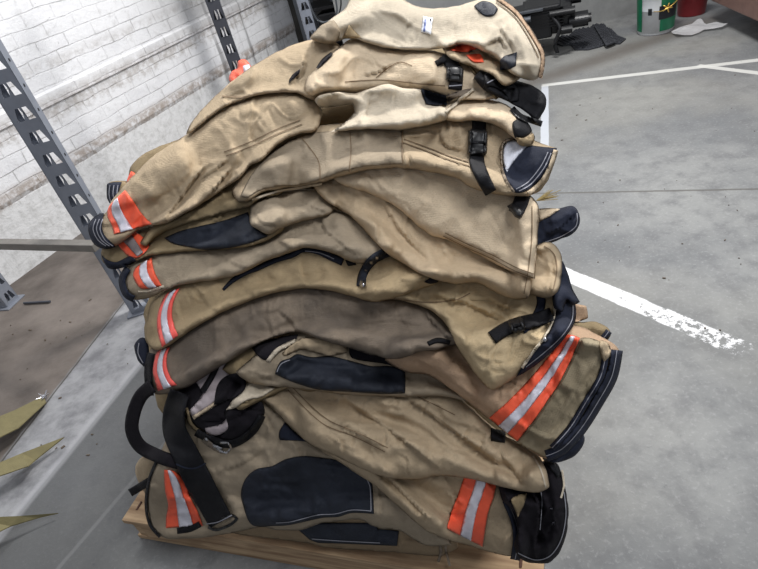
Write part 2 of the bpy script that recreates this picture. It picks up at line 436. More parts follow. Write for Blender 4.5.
# --- black lined waist opening, lower right corner
gw = G([(496,470),(520,478),(540,462),(556,462),(563,480),(568,505),(567,530),(560,552),(548,563),(532,563),(520,558),(514,545),(518,530),(514,512),(502,500)], BLACKC,
  'trousers with gaping black lined waistband at the bottom right corner', T=.045, R=12, wr=1.8, th=70, creases=[
  ([(505,492),(516,512),(520,535)],4,-14), ([(530,480),(540,510),(535,545)],6,-16), ([(548,475),(556,505),(552,540)],4,8), ([(525,545),(545,548),(562,530)],4,9), ([(520,495),(530,505),(545,500)],5,10)])
for q in ((551,508),(553,523)): patch('snap', [(q[0]-1.5,q[1]-1.5),(q[0]+1.5,q[1]-1.5),(q[0]+1.5,q[1]+1.5),(q[0]-1.5,q[1]+1.5)], CHROME, gw, .002)
patch('waist_lining', [(511,500),(517,495),(527,493),(524,505),(518,517)], TAN_O, gw, .003)
ribbon('stitching', [(518,553),(535,560),(550,556),(561,540),(566,515),(564,492)], .9, THREAD, gw, .0006, commit=False, step=3)
ribbon('waist_strap', [(545,456),(554,468),(560,476)], 7, BLACK, gw, .006)
ribbon('drawcord', [(562,470),(564,485),(561,498)], 2, TAN_P, gw, .004)
seam([(538,476),(542,500),(540,530)], gw, THREAD, .8, 'stitching')
# --- g3 broad flap above
g3 = G([(258,398),(275,388),(300,378),(350,380),(400,386),(450,392),(495,428),(535,452),(546,470),(549,487),(540,492),(520,491),(495,485),(470,479),(440,476),(415,480),(385,477),(360,468),(335,456),(310,444),(288,424),(272,408)], TAN,
  'broad tan trousers with double seam draping to a point above the lower right cuff', T=.055, R=18, th=25, creases=[
  ([(345,400),(390,430),(440,470)],5,-10), ([(380,400),(430,430),(470,462)],6,9), ([(410,400),(460,435),(500,465)],5,-9), ([(450,430),(490,450),(535,480)],5,8),
  ([(300,400),(345,420),(385,450)],6,6), ([(340,440),(343,455),(338,465)],3,-6), ([(440,455),(460,466),(480,472)],5,7), ([(500,450),(510,466),(525,484)],5,-6)])
seam([(288,390),(305,408),(325,425),(355,437),(385,452)], g3); seam([(293,388),(310,405),(330,421),(358,433),(388,448)], g3)
seam([(533,456),(541,470),(546,488)], g3, TAN_P, 1.5)
seam([(395,386),(425,400),(455,415)], g3)
patch('hook_tab', [(491,428),(506,431),(505,443),(491,441)], BLACK, g3, .004, smooth=False)
# --- belly of black lining at left with opened fly
gl = G([(168,398),(175,380),(195,368),(225,352),(262,345),(285,350),(283,372),(250,388),(262,402),(264,415),(248,432),(232,440),(214,440),(198,430),(186,418)], BLACKC,
  'open black lined trouser waist at the left with metal clasp and dangling suspenders', T=.03, R=10, wr=1.4, creases=[([(200,420),(225,418),(255,402)],5,-8)])
patch('fly_lining', [(205,428),(222,423),(232,410),(240,412),(236,424),(222,434),(208,437)], LINING, gl, .003)
patch('fly_lining', [(191,374),(205,366),(214,360),(212,378),(202,392),(197,384)], LINING, gl, .003)
patch('fly_lining', [(213,365),(225,358),(240,350),(246,348),(238,372),(226,392),(208,408),(194,417),(188,412),(200,398),(208,382)], LINING, gl, .006)
ribbon('fly_zip', [(219,360),(212,376),(202,392)], 6, BLACK, gl, .004)
ribbon('fly_edge', [(240,350),(235,375),(222,398),(193,418)], 4, TAN_L, gl, .004)
patch('waist_flap', [(224,412),(236,404),(250,409),(264,410),(262,417),(250,430),(240,442),(228,443),(218,438),(228,428)], BLACKC, gl, .008)
ribbon('waist_edge', [(186,408),(191,424),(203,434),(217,442),(232,443)], 4, TAN_O, gl, .004)
ribbon('belt', [(196,432),(212,440),(232,444),(252,432),(262,415)], 8, BLACK, gl, .005)
cl = ribbon('clasp', [(203,439),(212,446),(222,451)], 6, CHROME, gl, .006)
ribbon('clasp_wire', [(220,443),(228,443),(231,448),(226,453),(219,450)], 2, CHROME, gl, .005)
# --- tan piece right of the opening
g = G([(222,370),(245,345),(300,338),(340,345),(350,385),(310,392),(290,388),(262,400),(240,410),(232,402),(245,385)], TAN_O,
  'tan trouser piece wedged between the open waist and the long black knee patch', T=.025, R=9, wr=1.4)
patch('fly_lining', [(243,386),(255,382),(275,388),(262,397),(248,400),(235,408),(226,410)], TAN_P, g, .003)
patch('pocket_lining', [(217,386),(226,376),(243,372),(246,386),(240,394),(226,402),(214,405)], BLACKC, g, .003)
# --- g4 band with black knee patch in the middle
g4 = G([(236,372),(262,350),(300,330),(350,330),(400,340),(440,350),(475,390),(470,402),(440,396),(408,397),(380,396),(350,395),(315,391),(292,388),(262,385),(246,381)], TAN_G,
  'trousers with long black knee patch squeezed in the middle of the heap', T=.035, R=12, th=5, creases=[([(250,372),(270,378),(300,390)],3,-4)])
k = patch('knee_patch', [(275,374),(280,362),(290,358),(297,354),(312,357),(330,356),(352,361),(372,366),(390,366),(405,370),(405,393),(380,394),(350,392),(320,390),(295,383)], PATCH, g4, .006)
seam([(277,372),(281,364),(290,360)], k, THREAD, .8, 'stitching')
patch('knee_trim', [(349,344),(365,346),(385,352),(402,362),(404,369),(385,364),(352,358)], BLACKC, g4, .004)
patch('pocket_lining', [(252,348),(268,340),(298,334),(297,338),(283,350),(266,360),(258,356)], BLACKC, g4, .003)
ribbon('pocket_edge', [(268,362),(278,350),(296,341)], 5, TAN_P, g4, .005)
patch('pocket_panel', [(302,338),(330,337),(345,342),(348,352),(330,356),(312,352),(300,350),(285,356),(282,353),(295,342)], TAN, g4, .008)
# --- back cuffs right side
g = G([(545,455),(560,438),(575,430),(584,436),(583,445),(574,456),(560,462),(550,462)], NAVY, 'small dark rolled cuff under the big right cuff', T=.02, R=7, wr=.5)
ribbon('stitching', [(552,457),(566,452),(580,439)], .9, THREAD, g, .0006, commit=False)
g = G([(560,318),(582,322),(596,322),(608,328),(611,335),(604,343),(590,343),(575,340),(560,335)], TAN_O, 'small trouser leg end with black cuff behind the big right leg', T=.03, R=9, wr=.5)
hem([(586,342),(600,341),(609,331)], 7, g)
patch('thigh_panel', [(568,303),(586,306),(588,318),(575,322),(566,316)], TAN_R, g, .004)
# --- left dark cuff behind
g = G([(134,346),(140,338),(145,338),(149,348),(148,362),(144,367),(138,360)], NAVY, 'dark cuff peeking out at the left behind the two banded legs', T=.018, R=7, wr=.4)
ribbon('stitching', [(139,343),(138,353),(143,363)], .9, THREAD, g, .0006, commit=False)
# --- g7 big leg to the lower right
g7 = G([(385,360),(395,345),(430,335),(480,330),(530,325),(575,325),(600,336),(615,345),(621,356),(614,378),(598,408),(580,438),(563,455),(548,459),(534,453),(518,442),(503,431),(480,412),(455,392),(430,376),(405,372)], TAN_R,
  'large tan leg with the widest orange and silver band at the right', T=.075, R=20, th=35, creases=[
  ([(410,355),(450,380),(500,418)],6,-6), ([(500,440),(540,400),(560,350)],3,2), ([(440,360),(470,372),(500,380)],7,6), ([(545,440),(575,395),(600,355)],4,-3)])
patch('lower_leg_panel', [(516,443),(524,430),(540,410),(556,385),(570,360),(578,340),(590,338),(606,345),(610,356),(600,385),(582,418),(562,445),(548,457),(534,452)], fabric('lattice_canvas', (172,158,132), .5, dark=(110,100,80)), g7, .003)
stripe(g7, [(489,418),(505,404),(522,387),(537,370),(552,352),(566,335)], [(517,441),(533,422),(547,402),(560,382),(571,360),(580,338)], f=(.34,.66))
seam([(519,441),(535,422),(549,402),(562,382),(573,360),(582,340)], g7, THREADB, 1.2)
hem([(617,350),(612,376),(598,402),(580,430),(562,449),(546,456)], 12, g7)
hem([(606,352),(601,376),(586,402),(570,428),(552,448)], 7, g7, name='cuff_lining')
patch('cuff_patch', [(600,340),(608,343),(611,354),(604,362),(600,352)], TAN, g7, .004)
# --- g6 grey brown leg
g6 = G([(149,352),(165,340),(190,322),(225,303),(262,290),(300,282),(345,284),(380,292),(410,298),(440,308),(458,326),(466,345),(450,346),(436,350),(420,352),(398,359),(375,356),(352,349),(325,341),(298,332),(280,335),(262,342),(238,356),(212,372),(190,386),(172,393),(155,394),(149,378)], TAN_D,
  'grey brown soiled leg with orange cuff band, arching across the middle', T=.065, R=20, wr=.7, th=-5, creases=[
  ([(280,312),(292,322),(298,332)],3,-7), ([(215,325),(222,345),(232,352)],6,5), ([(238,315),(246,335),(256,342)],6,5), ([(195,345),(205,360),(205,372)],6,4), ([(425,312),(440,330),(452,340)],6,-7), ([(330,300),(370,318),(400,330)],9,4)])
ribbon('cuff', [(151,353),(148,372),(150,396)], 8, BLACK, g6, .004)
stripe(g6, [(158,351),(154,362),(153,374),(156,384),(158,391)], [(170,347),(167,356),(167,367),(171,378),(177,385)], PINK, f=(.3,.7))
ribbon('drawcord', [(428,344),(438,340),(450,343)], 5, BLACK, g6, .004)
# --- g8 centre right golden trousers with waistband
g8 = G([(365,285),(400,275),(450,270),(500,272),(545,280),(566,292),(573,308),(570,328),(558,345),(542,360),(520,374),(497,389),(488,388),(476,375),(460,352),(448,328),(430,310),(400,300),(372,298)], TAN_Y2,
  'golden tan trousers with black waistband, chest buckle strap and point at right centre', T=.055, R=17, th=20, creases=[
  ([(445,320),(462,352),(488,386)],5,-7), ([(435,295),(470,305),(500,320)],7,-7), ([(455,310),(480,340),(500,350)],8,7), ([(380,290),(420,294),(455,290)],4,5), ([(470,300),(490,300),(510,310)],5,-6)])
patch('waistband', [(572,292),(576,308),(575,322),(567,335),(556,348),(540,362),(524,373),(516,377),(524,364),(534,350),(545,337),(553,322),(556,306),(556,292)], NAVY, g8, .007)
seam([(573,305),(572,320),(562,336),(545,352),(526,367)], g8, THREAD, .8, 'stitching')
ribbon('waist_edge', [(554,296),(554,315),(545,336),(533,352),(522,368)], 3, TAN_P, g8, .006)
patch('snap', [(544,338),(547,337),(549,340),(546,343),(543,341)], CHROME, g8, .003)
ribbon('fly_strap', [(540,292),(541,305),(534,320),(522,330)], 9, NAVY, g8, .005)
s = ribbon('suspender_strap', [(492,338),(504,330),(518,324),(535,320),(552,314)], 14, BLACK, g8, .007, mini=2)
buckle(s, (517,325), 12, 15, -16)
seam([(378,296),(420,302),(455,300),(470,293)], g8)
# --- suspenders of the open waist, lying over the lowest legs
ribbon('suspender_strap', [(152,386),(141,396),(134,412),(132,430),(140,446),(158,456),(176,462),(192,464)], 14, BLACKC, gl, .006, fl=True, mini=3)
s2 = ribbon('suspender_strap', [(180,392),(174,412),(175,432),(186,455),(198,480),(210,502),(221,522)], [20,22,25,27,28,26,25], BLACK, gl, .006, fl=True, mini=3)
seam([(176,464),(186,468),(196,468),(206,463)], s2, NAVY, 1.5)
lp = ribbon('adjuster_loop', [(208,527),(216,530),(230,525),(237,519),(232,515),(222,519)], 3, PLASTIC, s2, .006)
seam([(206,524),(218,522),(232,515)], s2, THREAD, 1, 'stitching')
# --- g9 yellow tan leg with navy piping
g9 = G([(147,318),(152,302),(165,290),(190,278),(220,268),(245,255),(275,242),(310,238),(345,240),(375,246),(400,250),(430,262),(450,275),(436,284),(415,291),(395,298),(372,302),(352,296),(325,290),(300,289),(275,293),(250,301),(225,311),(203,323),(184,335),(168,346),(156,350),(148,345),(144,332)], TAN_Y,
  'yellow tan leg with curved navy zip trim and pink orange cuff band', T=.06, R=18, wr=1.0, th=-12, creases=[
  ([(200,290),(210,308),(222,311)],5,-4), ([(240,282),(262,290),(275,290)],5,5), ([(300,262),(302,275),(308,286)],4,-5), ([(325,262),(332,278),(345,288)],6,5), ([(270,272),(285,280),(280,290)],5,5), ([(370,290),(395,288),(425,275)],6,6)])
stripe(g9, [(167,293),(160,306),(157,320),(158,334),(162,347)], [(180,288),(174,300),(172,314),(175,328),(178,336)], PINK, f=(.25,.68))
ribbon('zip_trim', [(223,290),(232,281),(245,273),(258,268),(275,260),(292,255),(303,249),(318,251),(332,257),(343,262)], [2.5,5,5.5,5.5,6,6,6.5,7,8,8], NAVY, g9, .004)
ribbon('stitching', [(305,251),(320,253),(334,259)], .8, THREAD, g9, .0006, .0055, commit=False)
patch('zip_pull', [(345,260),(354,260),(356,265),(348,266)], BLACK, g9, .004)
patch('pocket_lining', [(424,282),(436,274),(440,276),(438,282),(430,284)], BLACKC, g9, .003)
# --- g10 grey tan leg
g10 = G([(123,290),(122,276),(128,264),(142,256),(165,248),(195,246),(225,240),(250,226),(280,212),(310,205),(345,212),(375,225),(392,246),(370,262),(352,262),(335,254),(305,248),(290,253),(262,263),(238,275),(215,280),(185,284),(165,290),(150,298),(136,300),(127,297)], TAN_G,
  'grey tan leg with frayed orange cuff band, second band up from the suspenders', T=.055, R=17, wr=.9, th=-8, creases=[
  ([(275,238),(290,248),(296,250)],3,-5), ([(322,215),(325,230),(350,250)],4,-7), ([(335,218),(352,238),(368,255)],7,7), ([(222,255),(235,265),(250,268)],5,-4), ([(240,245),(262,252),(280,256)],6,5)])
hem([(128,268),(122,280),(126,294),(134,299)], 7, g10, st=False)
stripe(g10, [(136,267),(133,275),(136,283),(143,289)], [(152,257),(153,267),(157,277),(162,286)], ORANGE, f=(.3,.7))
ribbon('frayed_edge', [(138,292),(150,291),(164,286)], 2.5, TAN_P, g10, .003)
t = ribbon('leather_tab', [(398,248),(385,253),(374,259),(366,268),(362,277),(361,286)], [12,10,10,9,9,9], PATCH, g9, .005)
for q in ((386,253),(377,258),(371,263),(366,270)): patch('eyelet', [(q[0]-1.3,q[1]-1.3),(q[0]+1.3,q[1]-1.3),(q[0]+1.3,q[1]+1.3),(q[0]-1.3,q[1]+1.3)], CHROME, t, .0015)
patch('hook', [(361,280),(365,280),(364,287),(361,288),(359,285)], CHROME, t, .003)
# --- right middle: tan cuff and navy waist
g = G([(520,215),(540,210),(557,209),(572,206),(579,213),(579,226),(571,235),(556,241),(545,246),(538,252),(525,250)], NAVY, 'navy lined trouser waist sticking out beyond the right edge of the heap', T=.03, R=9, wr=1.5, th=-30, creases=[([(545,235),(560,228),(574,214)],4,-9),([(550,222),(562,218),(570,212)],4,8)])
patch('waist_panel', [(537,209),(550,208),(560,209),(550,216),(539,222)], TAN_L, g, .004)
ribbon('stitching', [(545,242),(562,236),(576,226),(577,213)], .8, THREAD, g, .0006, commit=False)
g = G([(554,270),(563,261),(569,276),(573,290),(580,302),(574,305),(567,300),(563,312),(554,308),(552,290)], NAVY, 'dark blue fold hanging beside the rolled tan waist at the right', T=.02, R=7, wr=1.2)
g = G([(520,262),(532,248),(546,242),(556,246),(562,258),(561,280),(557,292),(548,298),(536,296),(522,292)], TAN, 'rolled tan trouser waist with double hem at right centre', T=.04, R=12, wr=.8, creases=[([(548,255),(552,272),(546,290)],3,-4)])
seam([(544,246),(554,254),(557,270),(553,290)], g)
# --- g11 leg with black knee (left)
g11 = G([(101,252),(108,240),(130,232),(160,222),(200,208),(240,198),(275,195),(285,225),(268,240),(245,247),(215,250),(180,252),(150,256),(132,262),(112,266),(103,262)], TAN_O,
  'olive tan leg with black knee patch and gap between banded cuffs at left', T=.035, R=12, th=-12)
k = patch('knee_patch', [(164,238),(180,231),(200,226),(225,220),(248,212),(252,224),(268,236),(250,243),(230,248),(205,250),(185,246),(172,243)], PATCH, g11, .006)
o = patch('reflective_band', [(117,243),(128,230),(136,232),(149,243),(147,250),(137,258),(128,256)], ORANGE, g11, .003)
patch('silver_tape', [(122,240),(131,234),(143,252),(137,256)], SILVER_D, o, .002)
k = patch('cuff', [(101,254),(106,259),(116,262),(130,256),(136,261),(122,268),(108,268)], NAVY, g11, .005)
# --- small pocket piece
g = G([(250,212),(252,203),(268,197),(290,190),(320,190),(335,203),(330,214),(300,222),(280,229),(268,234),(258,230),(250,224)], TAN_G, 'small pocket bulge of grey tan cloth above the grey leg', T=.035, R=11, wr=1, creases=[([(258,226),(275,220),(292,206)],3,5),([(300,200),(315,208),(328,212)],4,-6)])
# --- g13 centre, shaded underside fold
g13 = G([(310,182),(345,165),(400,155),(470,165),(535,200),(537,240),(534,270),(528,298),(512,299),(495,292),(478,283),(455,284),(430,278),(405,265),(385,252),(368,234),(350,216),(325,200)], TAN_L2,
  'tan trousers hanging diagonally, a thick rounded fold below the big smooth beige flap', T=.06, R=17, wr=.8, th=35, creases=[([(441,240),(446,250),(436,258),(424,250)],4,8),([(450,262),(480,276),(512,292)],8,5),([(350,205),(375,225),(400,255)],6,8),([(385,205),(400,230),(430,262)],6,-6),([(420,240),(432,258),(428,270)],5,7),([(372,215),(378,228),(376,245)],4,-6)])
# --- g14 smooth flap
g14 = G([(332,178),(345,166),(380,156),(430,156),(480,170),(520,190),(537,203),(538,225),(537,250),(535,279),(518,274),(498,265),(475,253),(455,243),(441,238),(432,236),(418,226),(405,214),(388,202),(365,192),(345,186)], TAN_L,
  'big smooth light beige trouser flap with seam in the centre right of the heap', T=.03, R=14, wr=.35, th=30)
seam([(443,236),(465,247),(490,258),(515,271),(533,278)], g14)
seam([(445,233),(467,244),(492,255),(517,268),(534,274)], g14)
seam([(532,206),(532,235),(529,265),(524,294)], g14)
s = ribbon('suspender_strap', [(524,190),(521,202),(515,214)], 15, BLACK, g14, .006)
patch('buckle', [(507,206),(512,203),(525,212),(520,219),(515,217)], PLASTIC, s, .006, smooth=False)
# --- g17b wedge
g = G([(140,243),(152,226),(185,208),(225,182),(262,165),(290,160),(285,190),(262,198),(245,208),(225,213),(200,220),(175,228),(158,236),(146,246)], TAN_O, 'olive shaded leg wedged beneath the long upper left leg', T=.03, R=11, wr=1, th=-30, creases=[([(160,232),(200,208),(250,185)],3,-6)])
# --- g16 grey tan band with gaping navy waist
g16 = G([(232,190),(245,170),(265,150),(300,130),(350,122),(400,118),(450,112),(500,112),(520,122),(530,138),(556,148),(555,160),(550,176),(541,190),(528,196),(510,196),(490,193),(470,187),(455,178),(430,172),(400,168),(370,170),(345,175),(325,182),(300,188),(275,190),(262,192),(250,200),(238,202)], TAN,
  'tan trousers with webbing strap and buckle around a gaping navy waist at right', T=.055, R=17, wr=.9, th=-5, creases=[
  ([(405,138),(412,152),(430,158)],6,8), ([(408,150),(415,165),(440,170)],4,-6), ([(440,130),(445,145),(460,150)],6,-6), ([(455,130),(462,140),(468,160)],6,7), ([(325,140),(330,160),(325,178)],5,4), ([(260,170),(280,165),(300,160)],7,6), ([(350,150),(375,145),(398,148)],7,6)])
patch('thigh_panel', [(240,196),(252,174),(269,154),(300,136),(350,129),(400,125),(403,148),(402,164),(370,166),(345,171),(322,179),(300,185),(275,187),(258,191),(247,198)], TAN_G, g16, .0015)
seam([(300,136),(318,160),(320,180)], g16); seam([(350,132),(351,150),(349,172)], g16); seam([(403,130),(402,148),(403,165)], g16)
seam([(402,142),(430,152),(448,159),(470,166)], g16); seam([(404,139),(432,149),(450,156),(470,162)], g16)
seam([(252,200),(275,192),(300,188),(322,184)], g16, TAN_P, 2)
patch('waist_facing', [(500,150),(504,142),(512,139),(530,145),(557,148),(554,158),(546,172),(536,184),(524,192),(514,192),(506,178),(501,164)], NAVY, g16, .005)
patch('waist_lining', [(503,150),(508,141),(518,141),(527,146),(519,156),(513,163),(507,172),(503,162)], LINW, g16, .006)
ribbon('waist_rim', [(556,150),(550,168),(540,184),(528,194)], 5, TAN_L, g16, .005)
ribbon('waist_rim', [(512,139),(503,143),(501,160),(505,178),(514,192)], 2.5, TAN_D, g16, .007)
seam([(548,152),(541,166),(528,182),(516,189)], g16, THREAD, .9, 'stitching'); seam([(551,153),(544,168),(531,184),(519,191)], g16, THREAD, .9, 'stitching')
s = ribbon('suspender_strap', [(478,110),(479,125),(478,145),(477,162),(483,178),(491,193)], [14,14,15,15,14,12], BLACK, g16, .007, mini=2)
buckle(s, (478,142), 16, 26, 2)
# --- folded tan hem with black rolled tip
g = G([(440,118),(442,108),(455,100),(480,98),(505,104),(520,115),(527,125),(533,133),(531,142),(520,142),(514,138),(500,128),(480,121),(455,122)], TAN_L, 'rolled tan trouser edge curling to a black tip above the gaping waist', T=.035, R=10, wr=.6, creases=[([(455,112),(480,108),(505,112)],3,-5)])
patch('rolled_tip', [(513,122),(522,118),(529,124),(532,131),(525,137),(515,138),(513,131)], BLACK, g, .008)
patch('rolled_tip', [(516,137),(525,138),(533,133),(535,138),(530,146),(519,145)], TAN_Y, g, .006)
# --- left background leg behind g17
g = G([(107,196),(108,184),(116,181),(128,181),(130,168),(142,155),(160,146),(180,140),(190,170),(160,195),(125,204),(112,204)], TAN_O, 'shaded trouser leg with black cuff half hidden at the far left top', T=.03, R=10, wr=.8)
k = patch('cuff', [(107,184),(114,182),(122,182),(119,192),(121,203),(112,206),(107,198)], NAVY, g, .005)
for q in (0, 4, 8): ribbon('stitching', [(110+q,185),(109+q,194),(111+q,203)], .8, THREAD, k, .0004, .0008, commit=False)
patch('reflective_band', [(127,180),(131,171),(137,176),(135,187),(126,190)], ORANGE, g, .003)
# --- g17 long leg down to the left
g17 = G([(92,240),(89,228),(96,219),(106,212),(112,200),(122,188),(133,176),(148,160),(168,146),(190,132),(208,118),(225,106),(245,98),(265,92),(295,90),(316,100),(322,115),(316,130),(300,134),(285,140),(272,150),(262,160),(250,166),(240,178),(222,190),(200,205),(180,216),(165,224),(148,226),(138,230),(128,238),(116,246),(104,248)], TAN,
  'long tan leg sweeping down to the big orange cuff band at upper left', T=.07, R=19, wr=1.0, th=-35, creases=[
  ([(232,168),(222,180),(205,200),(188,214)],6,-16),
  ([(203,168),(190,185),(172,210),(162,224)],5,-14), ([(228,160),(212,172),(200,180)],4,-9), ([(232,130),(228,145),(238,158)],5,7), ([(250,122),(250,138),(260,145)],5,-5), ([(262,118),(272,130),(275,140)],6,5), ([(215,175),(195,198),(180,210)],6,7), ([(180,150),(165,175),(150,200)],8,6)])
seam([(224,152),(250,142),(275,130),(300,120)], g17); seam([(226,156),(252,146),(277,134),(302,124)], g17)
stripe(g17, [(110,205),(107,215),(112,226),(114,234)], [(125,190),(134,202),(142,214),(152,224)], ORANGE, f=(.18,.5))
k = patch('cuff', [(88,227),(95,216),(104,213),(102,224),(104,234),(112,243),(116,247),(104,249),(93,243)], NAVY, g17, .006)
for q in (0, 3.5, 7): ribbon('stitching', [(96+q,219),(93+q,229),(98+q,240),(106+q,246)], .8, THREAD, k, .0004, .0008, commit=False)
g = G([(229,79),(232,71),(237,68),(238,61),(245,59),(250,65),(254,70),(250,84),(236,88)], ORANGE, 'crumpled orange reflective cuff on the upper left edge, before the wall', T=.02, R=7, wr=1.2)
patch('silver_tape', [(243,66),(249,64),(252,70),(244,74)], SILVER, g, .002)
# --- g20 upper left
g20 = G([(186,134),(190,124),(205,106),(220,92),(238,76),(262,60),(290,46),(316,39),(336,42),(345,60),(335,88),(316,100),(295,93),(265,94),(245,99),(225,107),(205,121),(192,132)], TAN,
  'beige trousers at the upper left with one straight hanging edge', T=.04, R=14, wr=1.0, th=-25, creases=[
  ([(224,97),(232,108),(215,118)],4,-7), ([(250,72),(275,80),(290,85)],9,5), ([(305,55),(302,72),(290,84)],4,-9), ([(312,46),(308,62),(306,90)],5,9)])
seam([(222,96),(245,97),(262,93),(290,91)], g20, THREADB, 1.4)
patch('side_opening', [(289,80),(293,74),(300,69),(299,74),(293,79),(289,83)], BLACKC, g20, .002)
# --- g21 upper middle
g21 = G([(306,92),(306,80),(314,70),(326,58),(340,46),(355,38),(380,40),(400,48),(430,50),(460,58),(480,68),(494,84),(500,98),(480,100),(450,98),(430,92),(400,90),(370,92),(350,92),(325,94),(312,96)], TAN_L,
  'light tan trousers second from the top with strap and black buckle', T=.045, R=15, wr=.9, th=5, creases=[
  ([(365,75),(378,72),(392,64)],3,-6), ([(310,80),(325,88),(350,88)],6,7), ([(345,58),(370,52),(390,60)],8,6), ([(400,68),(420,70),(440,80)],6,5)])
seam([(376,78),(388,68),(400,62),(412,66)], g21, THREADB); seam([(345,82),(380,80),(420,84),(445,86)], g21)
ribbon('waist_edge', [(464,60),(476,74),(488,88),(497,99)], 3, TAN_O, g21, .004)
s = ribbon('suspender_strap', [(444,54),(452,64),(456,76),(455,90)], 14, BLACK, g21, .006, mini=2)
buckle(s, (455,74), 14, 16, 4); ribbon('stitching', [(449,86),(462,85)], 1, THREAD, s, .0005, commit=False)
patch('pocket_slit', [(316,68),(322,59),(331,52),(333,54),(326,61),(318,68)], BLACKC, g21, .002)
ribbon('strap_end', [(436,64),(446,58)], 6, BLACK, g21, .004)
# --- heavy black straps right top
g = garment('suspender_harness', [(474,78),(480,70),(492,74),(505,78),(522,82),(537,88),(546,97),(545,110),(536,122),(526,112),(512,104),(496,96),(484,90)], BLACK, T=.02, R=6, wr=.8, label='wide black suspender webbing twisted over the upper right edge of the heap', cat='suspenders', th=30)
ribbon('strap_flap', [(484,80),(500,82),(516,95),(508,96)], 13, BLACK, g, .006)
ribbon('stitching', [(487,83),(500,77),(507,77)], 1, THREAD, g, .0006, commit=False)
ribbon('leather_end', [(512,108),(520,116),(530,120),(542,124)], 6, PLASTIC, g, .006)
# --- g18 folded light piece
g18 = G([(314,100),(320,95),(336,92),(356,93),(372,88),(388,84),(404,88),(422,90),(426,100),(440,106),(449,108),(445,120),(425,126),(400,130),(370,129),(345,131),(331,132),(345,122),(354,112),(352,104),(336,107),(320,107)], TAN_P,
  'pale tan folded trouser front with dark navy square, below the second layer', T=.05, R=14, wr=.9, th=5, creases=[
  ([(358,96),(356,112),(364,122)],5,8), ([(368,100),(366,112),(360,124)],3,-8), ([(385,108),(395,118),(410,122)],6,6)])
patch('hook_panel', [(421,88),(436,93),(447,96),(447,105),(436,105),(426,104)], PATCH, g18, .004, smooth=False)
patch('waist_lining', [(446,96),(462,90),(474,88),(468,95),(456,98),(448,103)], TAN_D, g18, .004)
ribbon('waist_edge', [(446,112),(460,100),(474,89)], 4, TAN_P, g18, .006)
# --- top of the heap
g = G([(440,44),(455,40),(478,40),(490,55),(510,64),(520,78),(505,86),(490,74),(470,66),(450,58)], TAN, 'crumpled tan trouser piece with orange strips directly under the top trousers', T=.03, R=9, wr=1.5)
patch('reflective_band', [(450,50),(462,44),(477,43),(478,48),(466,52)], ORANGE, g, .003)
patch('reflective_band', [(466,55),(480,54),(484,62),(474,62)], ORANGE, g, .003)
g23 = G([(312,40),(318,30),(330,20),(345,8),(352,-8),(365,-22),(390,-22),(402,-2),(425,8),(455,6),(485,-2),(500,-2),(514,10),(526,22),(536,36),(544,54),(543,68),(537,79),(527,80),(510,73),(498,60),(480,50),(462,44),(445,48),(425,50),(405,50),(385,48),(365,42),(350,38),(335,42),(322,42)], TAN_P,
  'topmost pale trousers with paper label and round navy patch', T=.06, R=17, wr=.8, th=10, creases=[
  ([(485,45),(500,38),(506,48)],4,-9), ([(492,26),(488,38),(480,48)],5,8), ([(508,22),(520,40),(530,70)],6,7), ([(500,28),(512,45),(516,55)],5,-6), ([(330,32),(350,22),(370,14)],6,5), ([(340,38),(330,30),(322,32)],4,-5)])
patch('adhesive_label', [(423,16),(433,18),(431,35),(421,32)], WHITEP, g23, .0012, smooth=False)
patch('label_print', [(424.6,19),(426.6,19.4),(425,32),(423,31.4)], simple('blue_ink', (88,104,160), .6), g23, .0006, .0026, smooth=False, commit=False)
patch('label_print', [(430,18.2),(431.6,18.6),(431.2,21),(429.6,20.6)], simple('dark_ink', (40,44,60), .6), g23, .0006, .0026, smooth=False, commit=False)
patch('navy_patch', [(474,6),(482,1),(492,3),(498,9),(494,15),(485,16),(478,11)], PATCH, g23, .001, .001)
patch('hook_panel', [(500,60),(504,56),(517,52),(516,66),(508,70),(500,70)], PATCH, g23, .001, smooth=False)
ribbon('waist_hem', [(497,-2),(516,12),(532,34),(543,56),(540,78)], 4, TAN_R, g23, .003)
seam([(496,2),(514,16),(528,36),(539,58)], g23)
g = G([(310,38),(320,26),(334,20),(340,32),(336,42),(322,44)], TAN_G, 'grey checked lining fold at the left tip of the top trousers', T=.02, R=7, wr=1)
patch('corner_flap', [(349,25),(361,37),(352,39),(342,38)], TAN_Y, g23, .006, smooth=False)

# ================================================================== room
def mk(name, bm, mat, parent=None, smooth=False, loc=None):
    me = bpy.data.meshes.new(name); bm.normal_update(); bm.to_mesh(me); bm.free()
    if smooth: me.polygons.foreach_set('use_smooth', [True]*len(me.polygons))
    me.materials.append(mat); o = bpy.data.objects.new(name, me); COL.objects.link(o)
    if parent is not None: o.parent = parent
    if loc is not None: o.location = loc
    return o
def empty(name, loc, rz=0.0):
    o = bpy.data.objects.new(name, None); COL.objects.link(o); o.location = loc; o.rotation_euler = (0, 0, rz); o.empty_display_size = .1; return o
def bx(bm, c, s, rot=None, bev=0.0):
    m = Matrix.Translation(c)
    if rot is not None: m = m @ rot
    r = bmesh.ops.create_cube(bm, size=1, matrix=m @ Matrix.Diagonal((s[0], s[1], s[2], 1)))
    if bev:
        es = list({e for v in r['verts'] for e in v.link_edges})
        bmesh.ops.bevel(bm, geom=es, offset=bev, segments=2, affect='EDGES', profile=.5)
def cyl(bm, a, b, r, r2=None, n=16):
    a, b = Vector(a), Vector(b); d = b-a
    q = d.to_track_quat('Z', 'Y').to_matrix().to_4x4()
    bmesh.ops.create_cone(bm, cap_ends=True, segments=n, radius1=r, radius2=r if r2 is None else r2, depth=d.length, matrix=Matrix.Translation((a+b)/2) @ q)
